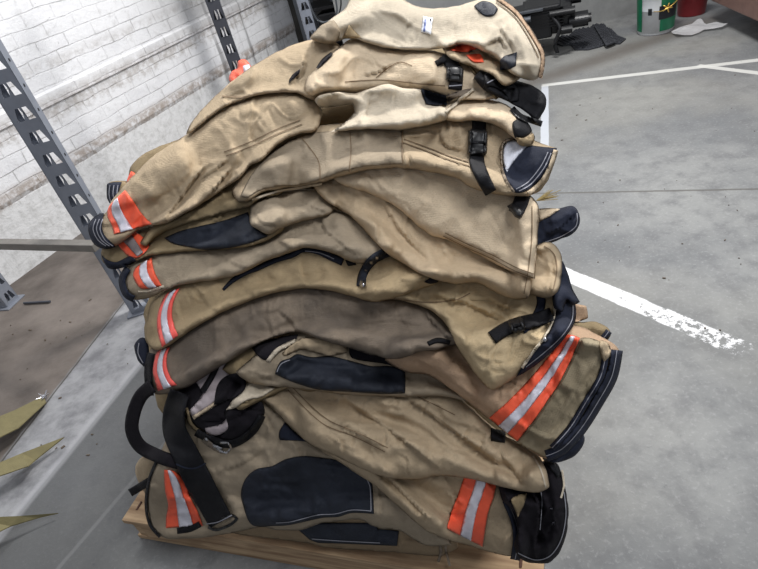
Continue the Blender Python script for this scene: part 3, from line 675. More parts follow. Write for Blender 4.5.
def lathe(bm, prof, n=40):
    rings = []
    for r, z in prof: rings.append([bm.verts.new((r*math.cos(2*math.pi*k/n), r*math.sin(2*math.pi*k/n), z)) for k in range(n)])
    for a, b in zip(rings, rings[1:]):
        for k in range(n): bm.faces.new((a[k], a[(k+1) % n], b[(k+1) % n], b[k]))
    return rings
def tube(bm, pts, r, n=8, sub=6):
    P = [Vector(p) for p in pts]; out = []
    for i in range(len(P)-1):
        p0, p1, p2, p3 = P[max(i-1, 0)], P[i], P[i+1], P[min(i+2, len(P)-1)]
        for j in range(sub):
            t = j/sub; out.append(.5*((2*p1)+(p2-p0)*t+(2*p0-5*p1+4*p2-p3)*t*t+(3*p1-p0-3*p2+p3)*t**3))
    out.append(P[-1]); rings = []
    for i, p in enumerate(out):
        d = (out[min(i+1, len(out)-1)]-out[max(i-1, 0)]).normalized(); q = d.to_track_quat('Z', 'Y')
        rings.append([bm.verts.new(p + q @ Vector((r*math.cos(2*math.pi*k/n), r*math.sin(2*math.pi*k/n), 0))) for k in range(n)])
    for a, b in zip(rings, rings[1:]):
        for k in range(n): bm.faces.new((a[k], a[(k+1) % n], b[(k+1) % n], b[k]))
    bm.faces.new(rings[0][::-1]); bm.faces.new(rings[-1])
# ---- floor
def half(nt, sep, p1, p2, w0, w1, wob=None):
    """smooth mask of signed distance (left side of p1->p2)"""
    dx, dy = p2[0]-p1[0], p2[1]-p1[1]; L = math.hypot(dx, dy); nx, ny = -dy/L, dx/L; c = nx*p1[0]+ny*p1[1]
    v = math_(nt, 'SUBTRACT', math_(nt, 'ADD', math_(nt, 'MULTIPLY', sep.outputs[0], nx), math_(nt, 'MULTIPLY', sep.outputs[1], ny)), c)
    if wob is not None: v = math_(nt, 'ADD', v, wob)
    return v
fm, nt, b = newmat('concrete_floor'); p = pos(nt); sep = nt.nodes.new('ShaderNodeSeparateXYZ'); nt.links.new(p, sep.inputs[0])
n1 = noise(nt, p, 1.6, 6, .6); n2 = noise(nt, p, 9, 6, .65); n3 = noise(nt, p, 70, 4, .7); n4 = noise(nt, p, .7, 3)
wob = math_(nt, 'MULTIPLY', math_(nt, 'SUBTRACT', n2, .5), .05)
col = mixc(nt, ramp(nt, n1, .32, .68), s2l((136, 137, 136)), s2l((106, 108, 110)))
col = mixc(nt, math_(nt, 'MULTIPLY', ramp(nt, n2, .42, .7), .75), col, s2l((100, 101, 103)))
col = mixc(nt, math_(nt, 'MULTIPLY', ramp(nt, n4, .45, .6), .35), col, s2l((140, 138, 130)))
col = mixc(nt, math_(nt, 'MULTIPLY', ramp(nt, n3, .5, .75), .3), col, s2l((176, 176, 176)))
pit = ramp(nt, noise(nt, p, 20, 8, .82), .6, .68)
col = mixc(nt, math_(nt, 'MULTIPLY', pit, .6), col, s2l((90, 92, 96)))
def g2(a): v = gz(*a); return (v.x, v.y)
def strip(pa, pb, col, c2, wid, soft=.004, worn=0.0, amount=1.0, wobm=.2, seg=None):
    a, bb = g2(pa), g2(pb)
    v = half(nt, sep, a, bb, 0, 1, math_(nt, 'MULTIPLY', wob, wobm))
    m = ramp(nt, math_(nt, 'ABSOLUTE', v), wid, wid+soft, 1, 0)
    if seg is not None:
        L = math.hypot(bb[0]-a[0], bb[1]-a[1]); tx, ty = (bb[0]-a[0])/L, (bb[1]-a[1])/L; c0 = tx*a[0]+ty*a[1]
        t = math_(nt, 'SUBTRACT', math_(nt, 'ADD', math_(nt, 'MULTIPLY', sep.outputs[0], tx), math_(nt, 'MULTIPLY', sep.outputs[1], ty)), c0)
        m = math_(nt, 'MULTIPLY', m, ramp(nt, t, seg[0]-.02, seg[0]))
        m = math_(nt, 'MULTIPLY', m, ramp(nt, math_(nt, 'ADD', t, math_(nt, 'MULTIPLY', wob, 4)), seg[1]-seg[2], seg[1], 1, 0))
        if worn:
            m = math_(nt, 'MULTIPLY', m, ramp(nt, math_(nt, 'ADD', noise(nt, p, 34, 6, .75), math_(nt, 'MULTIPLY', t, -worn)), .27, .34))
    elif worn:
        m = math_(nt, 'MULTIPLY', m, ramp(nt, noise(nt, p, 30, 5, .7), .3+worn*.1, .48))
    return mixc(nt, math_(nt, 'MULTIPLY', m, amount), col, c2)
# left bands
v1 = half(nt, sep, g2((48, 401)), g2((121, 306)), 0, 1, math_(nt, 'MULTIPLY', wob, .5))
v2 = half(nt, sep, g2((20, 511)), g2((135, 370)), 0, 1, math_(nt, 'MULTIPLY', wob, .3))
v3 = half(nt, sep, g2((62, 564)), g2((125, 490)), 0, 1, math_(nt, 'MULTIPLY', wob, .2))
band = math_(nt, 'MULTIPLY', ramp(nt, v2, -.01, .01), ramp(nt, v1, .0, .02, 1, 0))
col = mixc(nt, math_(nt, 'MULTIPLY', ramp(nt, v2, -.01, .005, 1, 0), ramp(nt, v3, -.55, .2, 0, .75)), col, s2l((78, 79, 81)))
col = mixc(nt, math_(nt, 'MULTIPLY', band, .75), col, mixc(nt, ramp(nt, n2, .35, .7), s2l((160, 160, 163)), s2l((116, 116, 120))))
col = mixc(nt, ramp(nt, v1, 0, .02), col, mixc(nt, ramp(nt, n1, .35, .65), s2l((126, 117, 110)), s2l((84, 77, 72))))
far = half(nt, sep, g2((40, 400)), g2((120, 500)), 0, 1)
col = strip((20, 511), (135, 370), col, s2l((170, 170, 174)), .012, .02, amount=.4)
col = strip((48, 401), (121, 306), col, s2l((70, 66, 62)), .003, .004, amount=.9)
col = strip((62, 564), (125, 490), col, s2l((140, 140, 140)), .004, .008, amount=.4)
# joints and painted lines
col = strip((560, 193), (758, 189), col, s2l((84, 82, 78)), .004, .006, amount=.8)
W = s2l((206, 206, 202))
col = strip((544.5, 165), (545, 85), col, s2l((190, 194, 202)), .022, .005, amount=.75, seg=(.0, 1.31, .01))
col = strip((546, 85), (758, 60), col, W, .024, .008, amount=.8, seg=(-.02, 9, .1), worn=.05)
col = strip((702, 66), (758, 73), col, W, .022, .006, amount=.8, seg=(-.02, 9, .1), worn=.02)
col = strip((563, 273), (700, 331), col, s2l((228,228,230)), .036, .008, amount=.95, seg=(-.5, .74, .03), worn=.33, wobm=.6)
# damp stain near the joint
st = ramp(nt, math_(nt, 'ADD', math_(nt, 'ABSOLUTE', half(nt, sep, g2((545, 78)), g2((640, 45)), 0, 1)), math_(nt, 'MULTIPLY', wob, 4)), .0, .2, .8, 0)
col = mixc(nt, st, col, s2l((94, 89, 84)))
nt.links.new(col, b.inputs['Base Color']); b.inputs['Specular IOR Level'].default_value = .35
nt.links.new(ramp(nt, n1, .3, .7, .5, .72), b.inputs['Roughness'])
bump(nt, b, math_(nt, 'ADD', n3, math_(nt, 'MULTIPLY', n2, 2)), .35, .003)
bm = bmesh.new(); bmesh.ops.create_grid(bm, x_segments=2, y_segments=2, size=7, matrix=Matrix.Translation((1, 4.5, 0)))
tag(mk('floor', bm, fm), kind='structure')
# ---- brick wall on the left
wa = math.radians(32.5); wd = Vector((math.sin(wa), math.cos(wa), 0)); wn = Vector((wd.y, -wd.x, 0)); W0 = Vector((-2.163, 3.265, 0))
wm, nt, b = newmat('painted_brick'); tc = nt.nodes.new('ShaderNodeTexCoord'); p = tc.outputs['Object']; sp = nt.nodes.new('ShaderNodeSeparateXYZ'); nt.links.new(p, sp.inputs[0])
cmb = nt.nodes.new('ShaderNodeCombineXYZ'); nt.links.new(sp.outputs[0], cmb.inputs[0]); nt.links.new(sp.outputs[2], cmb.inputs[1])
wv = nt.nodes.new('ShaderNodeVectorMath'); wv.operation = 'ADD'; nt.links.new(cmb.outputs[0], wv.inputs[0])
nz = nt.nodes.new('ShaderNodeTexNoise'); nz.inputs['Scale'].default_value = 5; nt.links.new(p, nz.inputs[0])
sc_ = nt.nodes.new('ShaderNodeVectorMath'); sc_.operation = 'SCALE'; sc_.inputs['Scale'].default_value = .03; nt.links.new(nz.outputs['Color'], sc_.inputs[0]); nt.links.new(sc_.outputs[0], wv.inputs[1])
bk = nt.nodes.new('ShaderNodeTexBrick'); nt.links.new(wv.outputs[0], bk.inputs[0]); bk.inputs['Scale'].default_value = 1
bk.inputs['Brick Width'].default_value = .23; bk.inputs['Row Height'].default_value = .083; bk.inputs['Mortar Size'].default_value = .0045; bk.inputs['Mortar Smooth'].default_value = .5
bk.inputs['Color1'].default_value = rgb(s2l((240, 240, 242))); bk.inputs['Color2'].default_value = rgb(s2l((226, 226, 229))); bk.inputs['Mortar'].default_value = rgb(s2l((196, 196, 196)))
wn1 = noise(nt, p, 3, 6, .6); wn2 = noise(nt, p, 18, 6, .7); wn3 = noise(nt, p, 60, 4, .7)
# joints are painted over in places
col = mixc(nt, math_(nt, 'MULTIPLY', ramp(nt, wn1, .36, .55), .8), bk.outputs['Color'], s2l((238, 238, 240)))
col = mixc(nt, math_(nt, 'MULTIPLY', ramp(nt, wn2, .5, .75), .4), col, s2l((176, 174, 172)))
chip = ramp(nt, noise(nt, p, 34, 6, .75), .69, .73)
col = mixc(nt, math_(nt, 'MULTIPLY', chip, .75), col, s2l((92, 86, 80)))
wz = math_(nt, 'ADD', sp.outputs[2], math_(nt, 'MULTIPLY', math_(nt, 'SUBTRACT', wn2, .5), .12))
def hb(z0, hw, amt, c, soft=.05):
    global col
    m = ramp(nt, math_(nt, 'ABSOLUTE', math_(nt, 'SUBTRACT', wz, z0)), hw, hw+soft, amt, 0)
    col = mixc(nt, math_(nt, 'MULTIPLY', m, ramp(nt, wn2, .3, .62)), col, s2l(c))
hb(.445, .02, .75, (150, 132, 116)); hb(.78, .03, .55, (150, 140, 130), .08); hb(1.02, .01, .3, (150, 142, 134), .03)  # grime bands; the one below the ledge also paints its shadow line
low = ramp(nt, wz, .38, .43, 1, 0)
col = mixc(nt, math_(nt, 'MULTIPLY', low, .8), col, mixc(nt, ramp(nt, wn2, .4, .7), s2l((226, 226, 226)), s2l((190, 190, 188))))
stn = nt.nodes.new('ShaderNodeMapping'); stn.inputs['Scale'].default_value = (9, 1, .8); nt.links.new(p, stn.inputs[0])
sk = ramp(nt, noise(nt, stn.outputs[0], 1, 4, .6), .52, .68); 
rightm = ramp(nt, sp.outputs[0], 1.8, 2.8)
col = mixc(nt, math_(nt, 'MULTIPLY', math_(nt, 'MULTIPLY', sk, rightm), .75), col, s2l((86, 84, 84)))
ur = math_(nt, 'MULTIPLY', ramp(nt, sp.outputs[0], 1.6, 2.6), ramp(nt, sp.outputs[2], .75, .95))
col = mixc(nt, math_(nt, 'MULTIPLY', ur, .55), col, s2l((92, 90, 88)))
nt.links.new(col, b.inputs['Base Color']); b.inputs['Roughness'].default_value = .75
hgt = math_(nt, 'ADD', math_(nt, 'MULTIPLY', math_(nt, 'MULTIPLY', bk.outputs['Fac'], ramp(nt, wz, .36, .46, .08, 1.0)), math_(nt, 'MULTIPLY', ramp(nt, wn1, .4, .6, 1.0, .25), -1.1)), math_(nt, 'ADD', math_(nt, 'MULTIPLY', wn2, 1.2), math_(nt, 'MULTIPLY', wn3, .5)))
hgt = math_(nt, 'ADD', hgt, math_(nt, 'MULTIPLY', chip, -1.0)); bump(nt, b, hgt, .7, .008)
bm = bmesh.new()
prof = [(0, -.01), (0, .40), (.012, .43), (.012, .79), (.03, .80), (.03, .87), (.02, .885), (.02, 3.0)]   # ledge courses
L0, L1 = -2.5, 3.78
for x in (L0, L1):
    pass
va = [bm.verts.new((L0, -y, z)) for y, z in prof]; vb = [bm.verts.new((L1, -y, z)) for y, z in prof]
for i in range(len(prof)-1): bm.faces.new((va[i], vb[i], vb[i+1], va[i+1]))
bk0 = [bm.verts.new(q) for q in ((L0, .2, -.01), (L1, .2, -.01), (L1, .2, 3), (L0, .2, 3))]
bm.faces.new(bk0[::-1]); bm.faces.new([vb[0]]+[bk0[1], bk0[2]]+vb[:0:-1])
bm.faces.new(va+[bk0[3], bk0[0]])
wl = mk('wall_left', bm, wm); wl.location = W0; wl.rotation_euler = (0, 0, math.atan2(wd.y, wd.x)); tag(wl, kind='structure')
DKW = simple('shadow_dark_wall', (88, 84, 78), .9, 0, .6, .5, 6)  # shadow beyond the lit wall is put into this dark colour
bm = bmesh.new(); bx(bm, (5.4, .35, 1.5), (3.2, .2, 3.0)); w2 = mk('wall_recess', bm, DKW); w2.location = W0; w2.rotation_euler = wl.rotation_euler; tag(w2, kind='structure')
# ---- back wall at upper right
CONW = simple('pale_concrete', (150, 151, 150), .8, 0, .3, .4, 8)
ba = gz(565, 31); bb2 = gz(640, 12); bdv = (bb2-ba).normalized()
bm = bmesh.new(); bx(bm, (-.55, .1, 1.25), (2.9, .2, 2.5)); o = mk('wall_back', bm, CONW); o.location = ba; o.rotation_euler = (0, 0, math.atan2(bdv.y, bdv.x)); tag(o, kind='structure')
o.location = ba
# ---- pallet
WOOD, nt, b = newmat('pallet_pine'); tc = nt.nodes.new('ShaderNodeTexCoord'); mp = nt.nodes.new('ShaderNodeMapping'); mp.inputs['Scale'].default_value = (2, 22, 22); nt.links.new(tc.outputs['Object'], mp.inputs[0])
g_ = noise(nt, mp.outputs[0], 2, 5, .6); col = mixc(nt, ramp(nt, g_, .3, .7), s2l((190, 162, 128)), s2l((140, 112, 84)))
col = mixc(nt, ramp(nt, noise(nt, tc.outputs['Object'], 7, 4), .5, .75, 0, .5), col, s2l((120, 92, 66))); nt.links.new(col, b.inputs['Base Color']); b.inputs['Roughness'].default_value = .8
bump(nt, b, g_, .4, .003)
NAIL = simple('rusty_nail', (90, 60, 46), .7)
pal = empty('pallet', (P0[0], P0[1], 0), -ang); tag(pal, 'weathered pine pallet under the heap of trousers', 'pallet')
PL, PD = 1.24, 1.02
for bi in range(9):
    w_ = .098 if bi else .13
    y = (bi*(PD-.12)/8.0)+.05 if bi else .062
    bm = bmesh.new(); bx(bm, (PL/2+random.uniform(-.004, .004), y, .111), (PL, w_, .018), bev=.002); mk('deck_board', bm, WOOD, pal)
    if bi < 2:
        for xx in (.035, .065, PL/2, PL-.05):
            bm = bmesh.new(); cyl(bm, (xx, y+random.uniform(-.03, .03), .119), (xx, y, .1215), .004, n=8); mk('nail', bm, NAIL, pal)
for xx in (.03, .47, .90, PL-.03):
    bm = bmesh.new(); bx(bm, (xx, PD/2, .0605), (.04, PD-.02, .083), bev=.002); mk('stringer', bm, WOOD, pal)
for y in (.05, PD/2, PD-.07):
    bm = bmesh.new(); bx(bm, (PL/2, y, .010), (PL, .09, .018), bev=.002); mk('bottom_board', bm, WOOD, pal)
bm = bmesh.new(); bx(bm, (PL/2, .012, .0605), (PL-.1, .02, .083), bev=.002); mk('end_board', bm, WOOD, pal)
# ---- rack uprights (perforated grey steel channels)
STEEL = simple('grey_rack_steel', (138, 143, 154), .5, .2, .25, .1, 14)
STEELD = simple('dark_rack_steel', (80, 82, 90), .5, .2, .25, .1, 14)
STEELB = simple('beige_dusty_beam', (128, 124, 118), .6, .2, .35, .1, 14)
def upright(name, base, lean, h, w, mat, label, dep=.06, hole=.028, pitch=.1, cat='rack post', face_rot=0.0):
    """front plate with paired trapezoid openings, folded sides"""
    e = empty(name, base, face_rot); tag(e, label, cat, 'rack posts along the brick wall')
    bm = bmesh.new(); t = .003; n = int(h/pitch)
    # plate built from cells around the slots
    def face(pts): bm.faces.new([bm.verts.new(q) for q in pts])
    xs = [-w/2, -w*.20, -w*.03, w*.09, w*.28, w/2]
    for i in range(n):
        z0 = i*pitch; za = z0+pitch*.28; zb = z0+pitch*.80
        face([(xs[0], 0, z0), (xs[5], 0, z0), (xs[5], 0, za), (xs[0], 0, za)])
        face([(xs[0], 0, zb), (xs[5], 0, zb), (xs[5], 0, z0+pitch), (xs[0], 0, z0+pitch)])
        tl = .012
        # slanted slots
        face([(xs[0], 0, za), (xs[1]-tl, 0, za), (xs[1]+tl*.2, 0, zb), (xs[0], 0, zb)])
        face([(xs[2]-tl*.2, 0, za), (xs[3]+tl*.2, 0, za), (xs[3]-tl, 0, zb), (xs[2]+tl, 0, zb)])
        face([(xs[4]+tl, 0, za), (xs[5], 0, za), (xs[5], 0, zb), (xs[4]-tl*.2, 0, zb)])
    bmesh.ops.remove_doubles(bm, verts=bm.verts, dist=.0004)
    o = mk('front_plate', bm, mat, e)
    sm = o.modifiers.new('s', 'SOLIDIFY'); sm.thickness = t
    for s in (-1, 1):
        bm = bmesh.new(); bx(bm, (s*w/2, dep/2, n*pitch/2), (t*1.3, dep, n*pitch)); bx(bm, (s*(w/2-.012), dep, n*pitch/2), (.024, t, n*pitch)); nf = len(bm.faces)
        for i in range(n): cyl(bm, (s*(w/2+.0005), dep*.5, i*pitch+.05), (s*(w/2+.003), dep*.5, i*pitch+.05), .007, n=8)
        bm.faces.ensure_lookup_table()
        for f_ in bm.faces[nf:]: f_.material_index = 1
        o = mk('side_flange', bm, mat, e); o.data.materials.append(PLASTIC)
    bm = bmesh.new(); bx(bm, (0, dep/2, .004), (w+.05, dep+.05, .008), bev=.002); mk('foot_plate', bm, mat, e)
    return e
u1b = gz(143, 312)
fr = wa - math.pi/2 + math.radians(32)      # plates face the aisle
upright('rack_post', (u1b.x, u1b.y, 0), 0, 2.0, .105, STEEL, 'grey slotted steel rack post rising in front at the left of the heap', face_rot=math.radians(4))
u2 = Vector((-.62, 3.72, 0)); 
upright('rack_post', (-.50, 3.80, 0), 0, 2.0, .075, STEELD, 'dark slotted rack post further along the brick wall behind the orange cuff', face_rot=math.radians(4))
upright('rack_post', (.02, 4.65, 0), 0, 2.0, .08, STEEL, 'farthest grey rack post beside the dark recess', face_rot=math.radians(4))
lp_ = gz(14, 303)
upright('rack_post', (lp_.x, lp_.y, 0), 0, 2.0, .09, STEEL, 'grey rack post at the left picture edge near the wall foot', face_rot=math.radians(70))
# brace beam
def on_z(px, py, t): r_ = ray(px, py); return Vector((r_[0]*t, r_[1]*t, H+r_[2]*t))
b0_ = on_z(97, 246, 2.42); bz = b0_.z; rr = ray(-60, 243); tt_ = (bz-H)/rr[2]; b1_ = Vector((rr[0]*tt_, rr[1]*tt_, bz))
bm = bmesh.new(); mid = (b0_+b1_)/2; dv = b1_-b0_
bx(bm, mid, (dv.length, .045, .036), Matrix.Rotation(math.atan2(dv.y, dv.x), 4, 'Z'), .003); o = mk('rack_beam', bm, STEELB); tag(o, 'dusty horizontal rack beam fixed to the front left post', 'beam')
bm = bmesh.new(); a_ = gz(24, 303, .009); c_ = gz(50, 301.5, .009); cyl(bm, a_, c_, .007); o = mk('steel_rod', bm, STEELD); tag(o, 'thin dark rod lying on the floor by the left rack post foot', 'rod')
# ---- olive tapered straps lying at left
OLIVE = simple('olive_webbing', (118, 110, 76), .8, 0, .3, .3, 30)
def blade(pts, zs, label, extra=None):
    e = []
    for (x, y), z in zip(pts, zs): e.append(gz(x, y, z))
    bm = bmesh.new(); n = len(e)//2
    top = [bm.verts.new(v) for v in e]; bot = [bm.verts.new(v-Vector((0, 0, .004))) for v in e]
    for i in range(n-1):
        a, b_, c, d = i, i+1, 2*n-2-i, 2*n-1-i
        bm.faces.new((top[a], top[b_], top[c], top[d])); bm.faces.new((bot[d], bot[c], bot[b_], bot[a]))
    m = len(e)
    for i in range(m): bm.faces.new((top[(i+1) % m], top[i], bot[i], bot[(i+1) % m]))
    bmesh.ops.recalc_face_normals(bm, faces=bm.faces)
    o = mk('webbing_strap', bm, OLIVE); tag(o, label, 'strap', 'olive straps at the lower left'); return o
s_ = blade([(-30,428),(15,410),(43,396),(46,402),(18,428),(-30,452)], [.10,.05,.02,.02,.05,.10], 'uppermost olive strap at the left edge, ending in a small metal ring')
bm = bmesh.new(); rc = gz(44, 397, .018)
bmesh.ops.create_uvsphere(bm, u_segments=10, v_segments=6, radius=.012, matrix=Matrix.Translation(rc))
for k in range(5):
    a = k*1.25; cyl(bm, rc, rc+Vector((math.cos(a)*.03, math.sin(a)*.03, .012)), .004, .002, 6)
o = mk('metal_ring', bm, CHROME, s_); 
blade([(-30,475),(22,453),(64,437),(35,460),(28,466),(-30,486)], [.11,.06,.03,.03,.05,.11], 'middle olive strap at the left edge, broad with a slanted tip')
blade([(-30,518),(20,516),(58,513),(40,517),(10,526),(-30,546)], [.11,.06,.02,.03,.05,.11], 'lowest olive strap, thinning to a point across the floor')
# ---- bucket (green and white pail)
GREEN = simple('green_pail_label', (24, 112, 78), .4, 0, .12)
WHT = simple('white_pail', (222, 226, 230), .4, 0, .12); BLK = simple('black_pail_label', (26, 28, 34), .4, 0, .1); RED = simple('red_plastic', (150, 44, 50), .4, 0, .2)
GOLD = simple('brass_tie', (214, 180, 96), .3, .8, .1)
bc = gz(659, 36); bc = Vector((bc.x+.05, bc.y+.14, 0))
fa = math.atan2(-bc.y, -bc.x)
pe = empty('paint_pail', (bc.x, bc.y, 0), fa); tag(pe, 'white plastic pail with green and black label on the floor at upper right', 'pail')
bm = bmesh.new(); rings = lathe(bm, [(.126, .0), (.132, .01), (.140, .2), (.146, .34), (.152, .345), (.152, .36), (.146, .365), (.143, .36), (.136, .02), (.0, .015)]); bm.faces.new([v for v in rings[0][::-1]]); mk('pail_body', bm, WHT, pe, True)
def band(z0, z1, a0, a1, mat, name, r=.0015):
    bm = bmesh.new(); n = 24; q = []
    R_ = lambda z: .132+.0145*z/.34*1.0+ .0 + r
    for z in (z0, z1): q.append([bm.verts.new(((.1315+(.146-.1315)*z/.34+r+.003)*math.cos(a0+(a1-a0)*k/n), (.1315+(.146-.1315)*z/.34+r+.003)*math.sin(a0+(a1-a0)*k/n), z)) for k in range(n+1)])
    for k in range(n): bm.faces.new((q[0][k], q[0][k+1], q[1][k+1], q[1][k]))
    return mk(name, bm, mat, pe, True)
band(.03, .34, .22, 1.9, GREEN, 'green_label'); band(.03, .34, -1.6, -.80, GREEN, 'green_label', .0016)
band(.12, .22, .14, 1.2, BLK, 'black_label', .003)
band(.16, .21, -.42, -.22, BLK, 'small_print_panel', .003)
bm = bmesh.new(); tube(bm, [(0.02, .155, .33), (.14, .14, .25), (.19, .05, .20), (.155, -.02, .19)], .003); mk('bail_handle', bm, GOLD, pe, True)
bm = bmesh.new()
for k in range(5):
    a = k*2*math.pi/5; c = Vector((.165, .075, .21)); cyl(bm, c, c+Vector((.01, math.cos(a)*.035, math.sin(a)*.035)), .008, .004, 8)
mk('handle_clip', bm, GOLD, pe, True)
rp = gz(684, 18); re_ = empty('red_bucket', (rp.x+.10, rp.y+.06, 0), fa); tag(re_, 'dark red bucket standing behind the green and white pail', 'bucket')
bm = bmesh.new(); rings = lathe(bm, [(.10, 0), (.105, .01), (.125, .26), (.132, .265), (.132, .28), (.12, .275), (.10, .02), (0, .015)]); bm.faces.new([v for v in rings[0][::-1]]); mk('bucket_body', bm, RED, re_, True)
bm = bmesh.new(); tube(bm, [(0, .13, .26), (.1, .1, .2), (.14, 0, .17), (.1, -.1, .2), (0, -.13, .26)], .003); mk('bail_handle', bm, STEELD, re_, True)
# ---- rubber mat pieces (studded)
RUB = simple('black_rubber', (52, 54, 60), .7, 0, .3)
def mat_piece(outline, z, label, tilt=0.0):
    c = [gz(x, y, z) for x, y in outline]; o0 = sum(c, Vector())/len(c)
    bm = bmesh.new(); top = [bm.verts.new(v-o0+Vector((0, 0, .006))) for v in c]; bot = [bm.verts.new(v-o0-Vector((0, 0, .004))) for v in c]
    bm.faces.new(top); bm.faces.new(bot[::-1])
    for i in range(len(c)): bm.faces.new((top[i], bot[i], bot[(i+1) % len(c)], top[(i+1) % len(c)]))
    P2 = np.array([(v.x-o0.x, v.y-o0.y) for v in c]); x0, y0 = P2.min(0); x1, y1 = P2.max(0); s = .032
    X, Y = np.meshgrid(np.arange(x0+.01, x1, s), np.arange(y0+.01, y1, s)); k = inside(X, Y, P2)
    dd, _ = segdist(X, Y, P2); k &= dd > .008
    for x, y in zip(X[k], Y[k]): bmesh.ops.create_cone(bm, cap_ends=True, segments=4, radius1=.013, radius2=.007, depth=.014, matrix=Matrix.Translation((x, y, .012)))
    bmesh.ops.recalc_face_normals(bm, faces=bm.faces)
    o = mk('rubber_mat', bm, RUB); o.location = o0; tag(o, label, 'mat', 'torn rubber mat pieces'); return o
mat_piece([(555,43),(562,35),(568,37),(575,30),(590,28),(596,24),(612,30),(618,36),(626,39),(620,44),(608,44),(600,47),(588,50),(575,50),(571,45),(562,46)], .005, 'torn black studded rubber mat flat on the floor left of the pail')
mat_piece([(594,26),(604,24),(616,42),(606,46)], .03, 'narrow black rubber mat strip lying on top of the torn mat')
# ---- clear plastic scrap
PLS, nt, b = newmat('crumpled_plastic_sheet'); b.inputs['Base Color'].default_value = rgb(s2l((206, 206, 208))); b.inputs['Roughness'].default_value = .35; b.inputs['Alpha'].default_value = .75
bump(nt, b, noise(nt, pos(nt), 22, 4), .8, .02)
ol = [(671,32),(676,37),(692,36),(704,31),(722,29),(728,26),(716,23),(706,25),(700,21),(692,26),(680,29)]
c = [gz(x, y, .006) for x, y in ol]; o0 = sum(c, Vector())/len(c); bdp = np.array([(v.x-o0.x, v.y-o0.y) for v in c]); bdp = linres(bdp, .05)
V_, Fc_ = triangulate(bdp, .03, .01)
zz = vnoise(V_[:, 0]*14, V_[:, 1]*14, 3)*.03
o = link_mesh('plastic_sheet', [(o0.x+x, o0.y+y, .004+z) for (x, y), z in zip(V_, zz)], Fc_, PLS); tag(o, 'crumpled clear plastic scrap on the floor right of the pail', 'plastic scrap')
# ---- brown steel cabinet with shadow gap (upper right)
BRN = simple('brown_grey_steel', (128, 100, 92), .5, .1, .3)
ca_ = gz(709, 0, .15); cb_ = gz(760, 23, .15); cdv = (cb_-ca_); cdv.z = 0; cdv.normalize(); rot = math.atan2(cdv.y, cdv.x)
ce = empty('steel_cabinet', (ca_.x+cdv.x*.86+cdv.y*-.0-(-cdv.y)*-.0 - cdv.y*.2*1, ca_.y+cdv.y*.86+cdv.x*.2, 0), rot); tag(ce, 'brown steel cabinet raised on feet at the top right corner', 'cabinet')
bm = bmesh.new(); bx(bm, (0, .1, .55), (1.7, .6, .8), bev=.01); mk('cabinet_body', bm, BRN, ce)
for x in (-.6, .78):
    for y in (.1, .36): bm = bmesh.new(); bx(bm, (x, y, .075), (.06, .06, .15), bev=.004); mk('foot', bm, STEELD, ce)
bm = bmesh.new(); bx(bm, (0, -.206, .5), (.012, .01, .6)); mk('door_gap', bm, PLASTIC, ce)
# ---- dark machine behind the heap
BM = simple('machine_black', (26, 27, 30), .4, .2, .2); GM = simple('machine_grey', (84, 88, 94), .45, .4, .25)
mo = gz(535, 62); me_ = empty('compressor', (mo.x+.23, mo.y+.20, 0), math.radians(-24)); me_.scale = (1.2, 1, .66); tag(me_, 'black machine with wheels and hose behind the top right of the heap', 'machine')
bm = bmesh.new(); bx(bm, (-.42, .0, .38), (.86, .42, .30), bev=.02); mk('housing', bm, BM, me_)
bm = bmesh.new(); bx(bm, (-.05, -.02, .47), (.24, .36, .26), bev=.02); mk('engine_block', bm, BM, me_)
bm = bmesh.new()
for k in range(7): bx(bm, (-.05, -.02, .37+k*.033), (.27, .39, .010))
mk('cooling_fin', bm, BM, me_)
bm = bmesh.new(); cyl(bm, (.12, -.12, .36), (.24, -.12, .36), .085, n=28); cyl(bm, (.24, -.12, .36), (.26, -.12, .36), .05, n=24); mk('flywheel_cover', bm, BM, me_, False)
bm = bmesh.new(); cyl(bm, (.10, .05, .55), (.20, .05, .55), .06, n=24); mk('air_filter', bm, BM, me_)
bm = bmesh.new(); cyl(bm, (-.3, -.24, .5), (-.12, -.24, .5), .035, n=20); mk('silver_pipe', bm, GM, me_)
for q in ((-.75, -.2), (-.75, .2), (-.2, -.2), (-.2, .2)):
    bm = bmesh.new(); bx(bm, (q[0], q[1], .15), (.05, .05, .30), bev=.004); mk('leg', bm, BM, me_)
for z in (.16, .58): bm = bmesh.new(); bx(bm, (-.42, -.235, z), (.76, .03, .03), bev=.004); mk('frame_rail', bm, GM if z > .3 else BM, me_)
bm = bmesh.new(); tube(bm, [(.0, -.2, .5), (.06, -.24, .35), (.03, -.25, .18), (.04, -.25, .06)], .014); mk('hose', bm, BM, me_, True)
bm = bmesh.new(); bx(bm, (.02, -.03, .40), (.24, .30, .30), bev=.03); cyl(bm, (.06, -.2, .3), (.14, -.2, .3), .05, n=20); cyl(bm, (.0, -.19, .5), (.16, -.19, .5), .045, n=20); mk('crankcase', bm, BM, me_)
# dry straw caught beside the waist
bm = bmesh.new(); r_ = random.Random(9); sc0 = world(np.array([546.]), np.array([198.]), np.array([sample(D, np.array([540.]), np.array([196.]))[0]]))[0]; sc0 = Vector(sc0)
for k in range(14):
    a = r_.uniform(-.5, 1.2); l = r_.uniform(.015, .035); cyl(bm, sc0-Vector((.02, 0, 0)), sc0+Vector((l*math.cos(a), r_.uniform(-.015, .015), l*math.sin(a)*.6)), .0009, .0006, 5)
o = mk('straw_tuft', bm, simple('straw', (182, 160, 104), .8)); tag(o, 'tuft of dry straw stuck at the right edge of the heap below the gaping navy waist', 'straw', None, 'stuff')
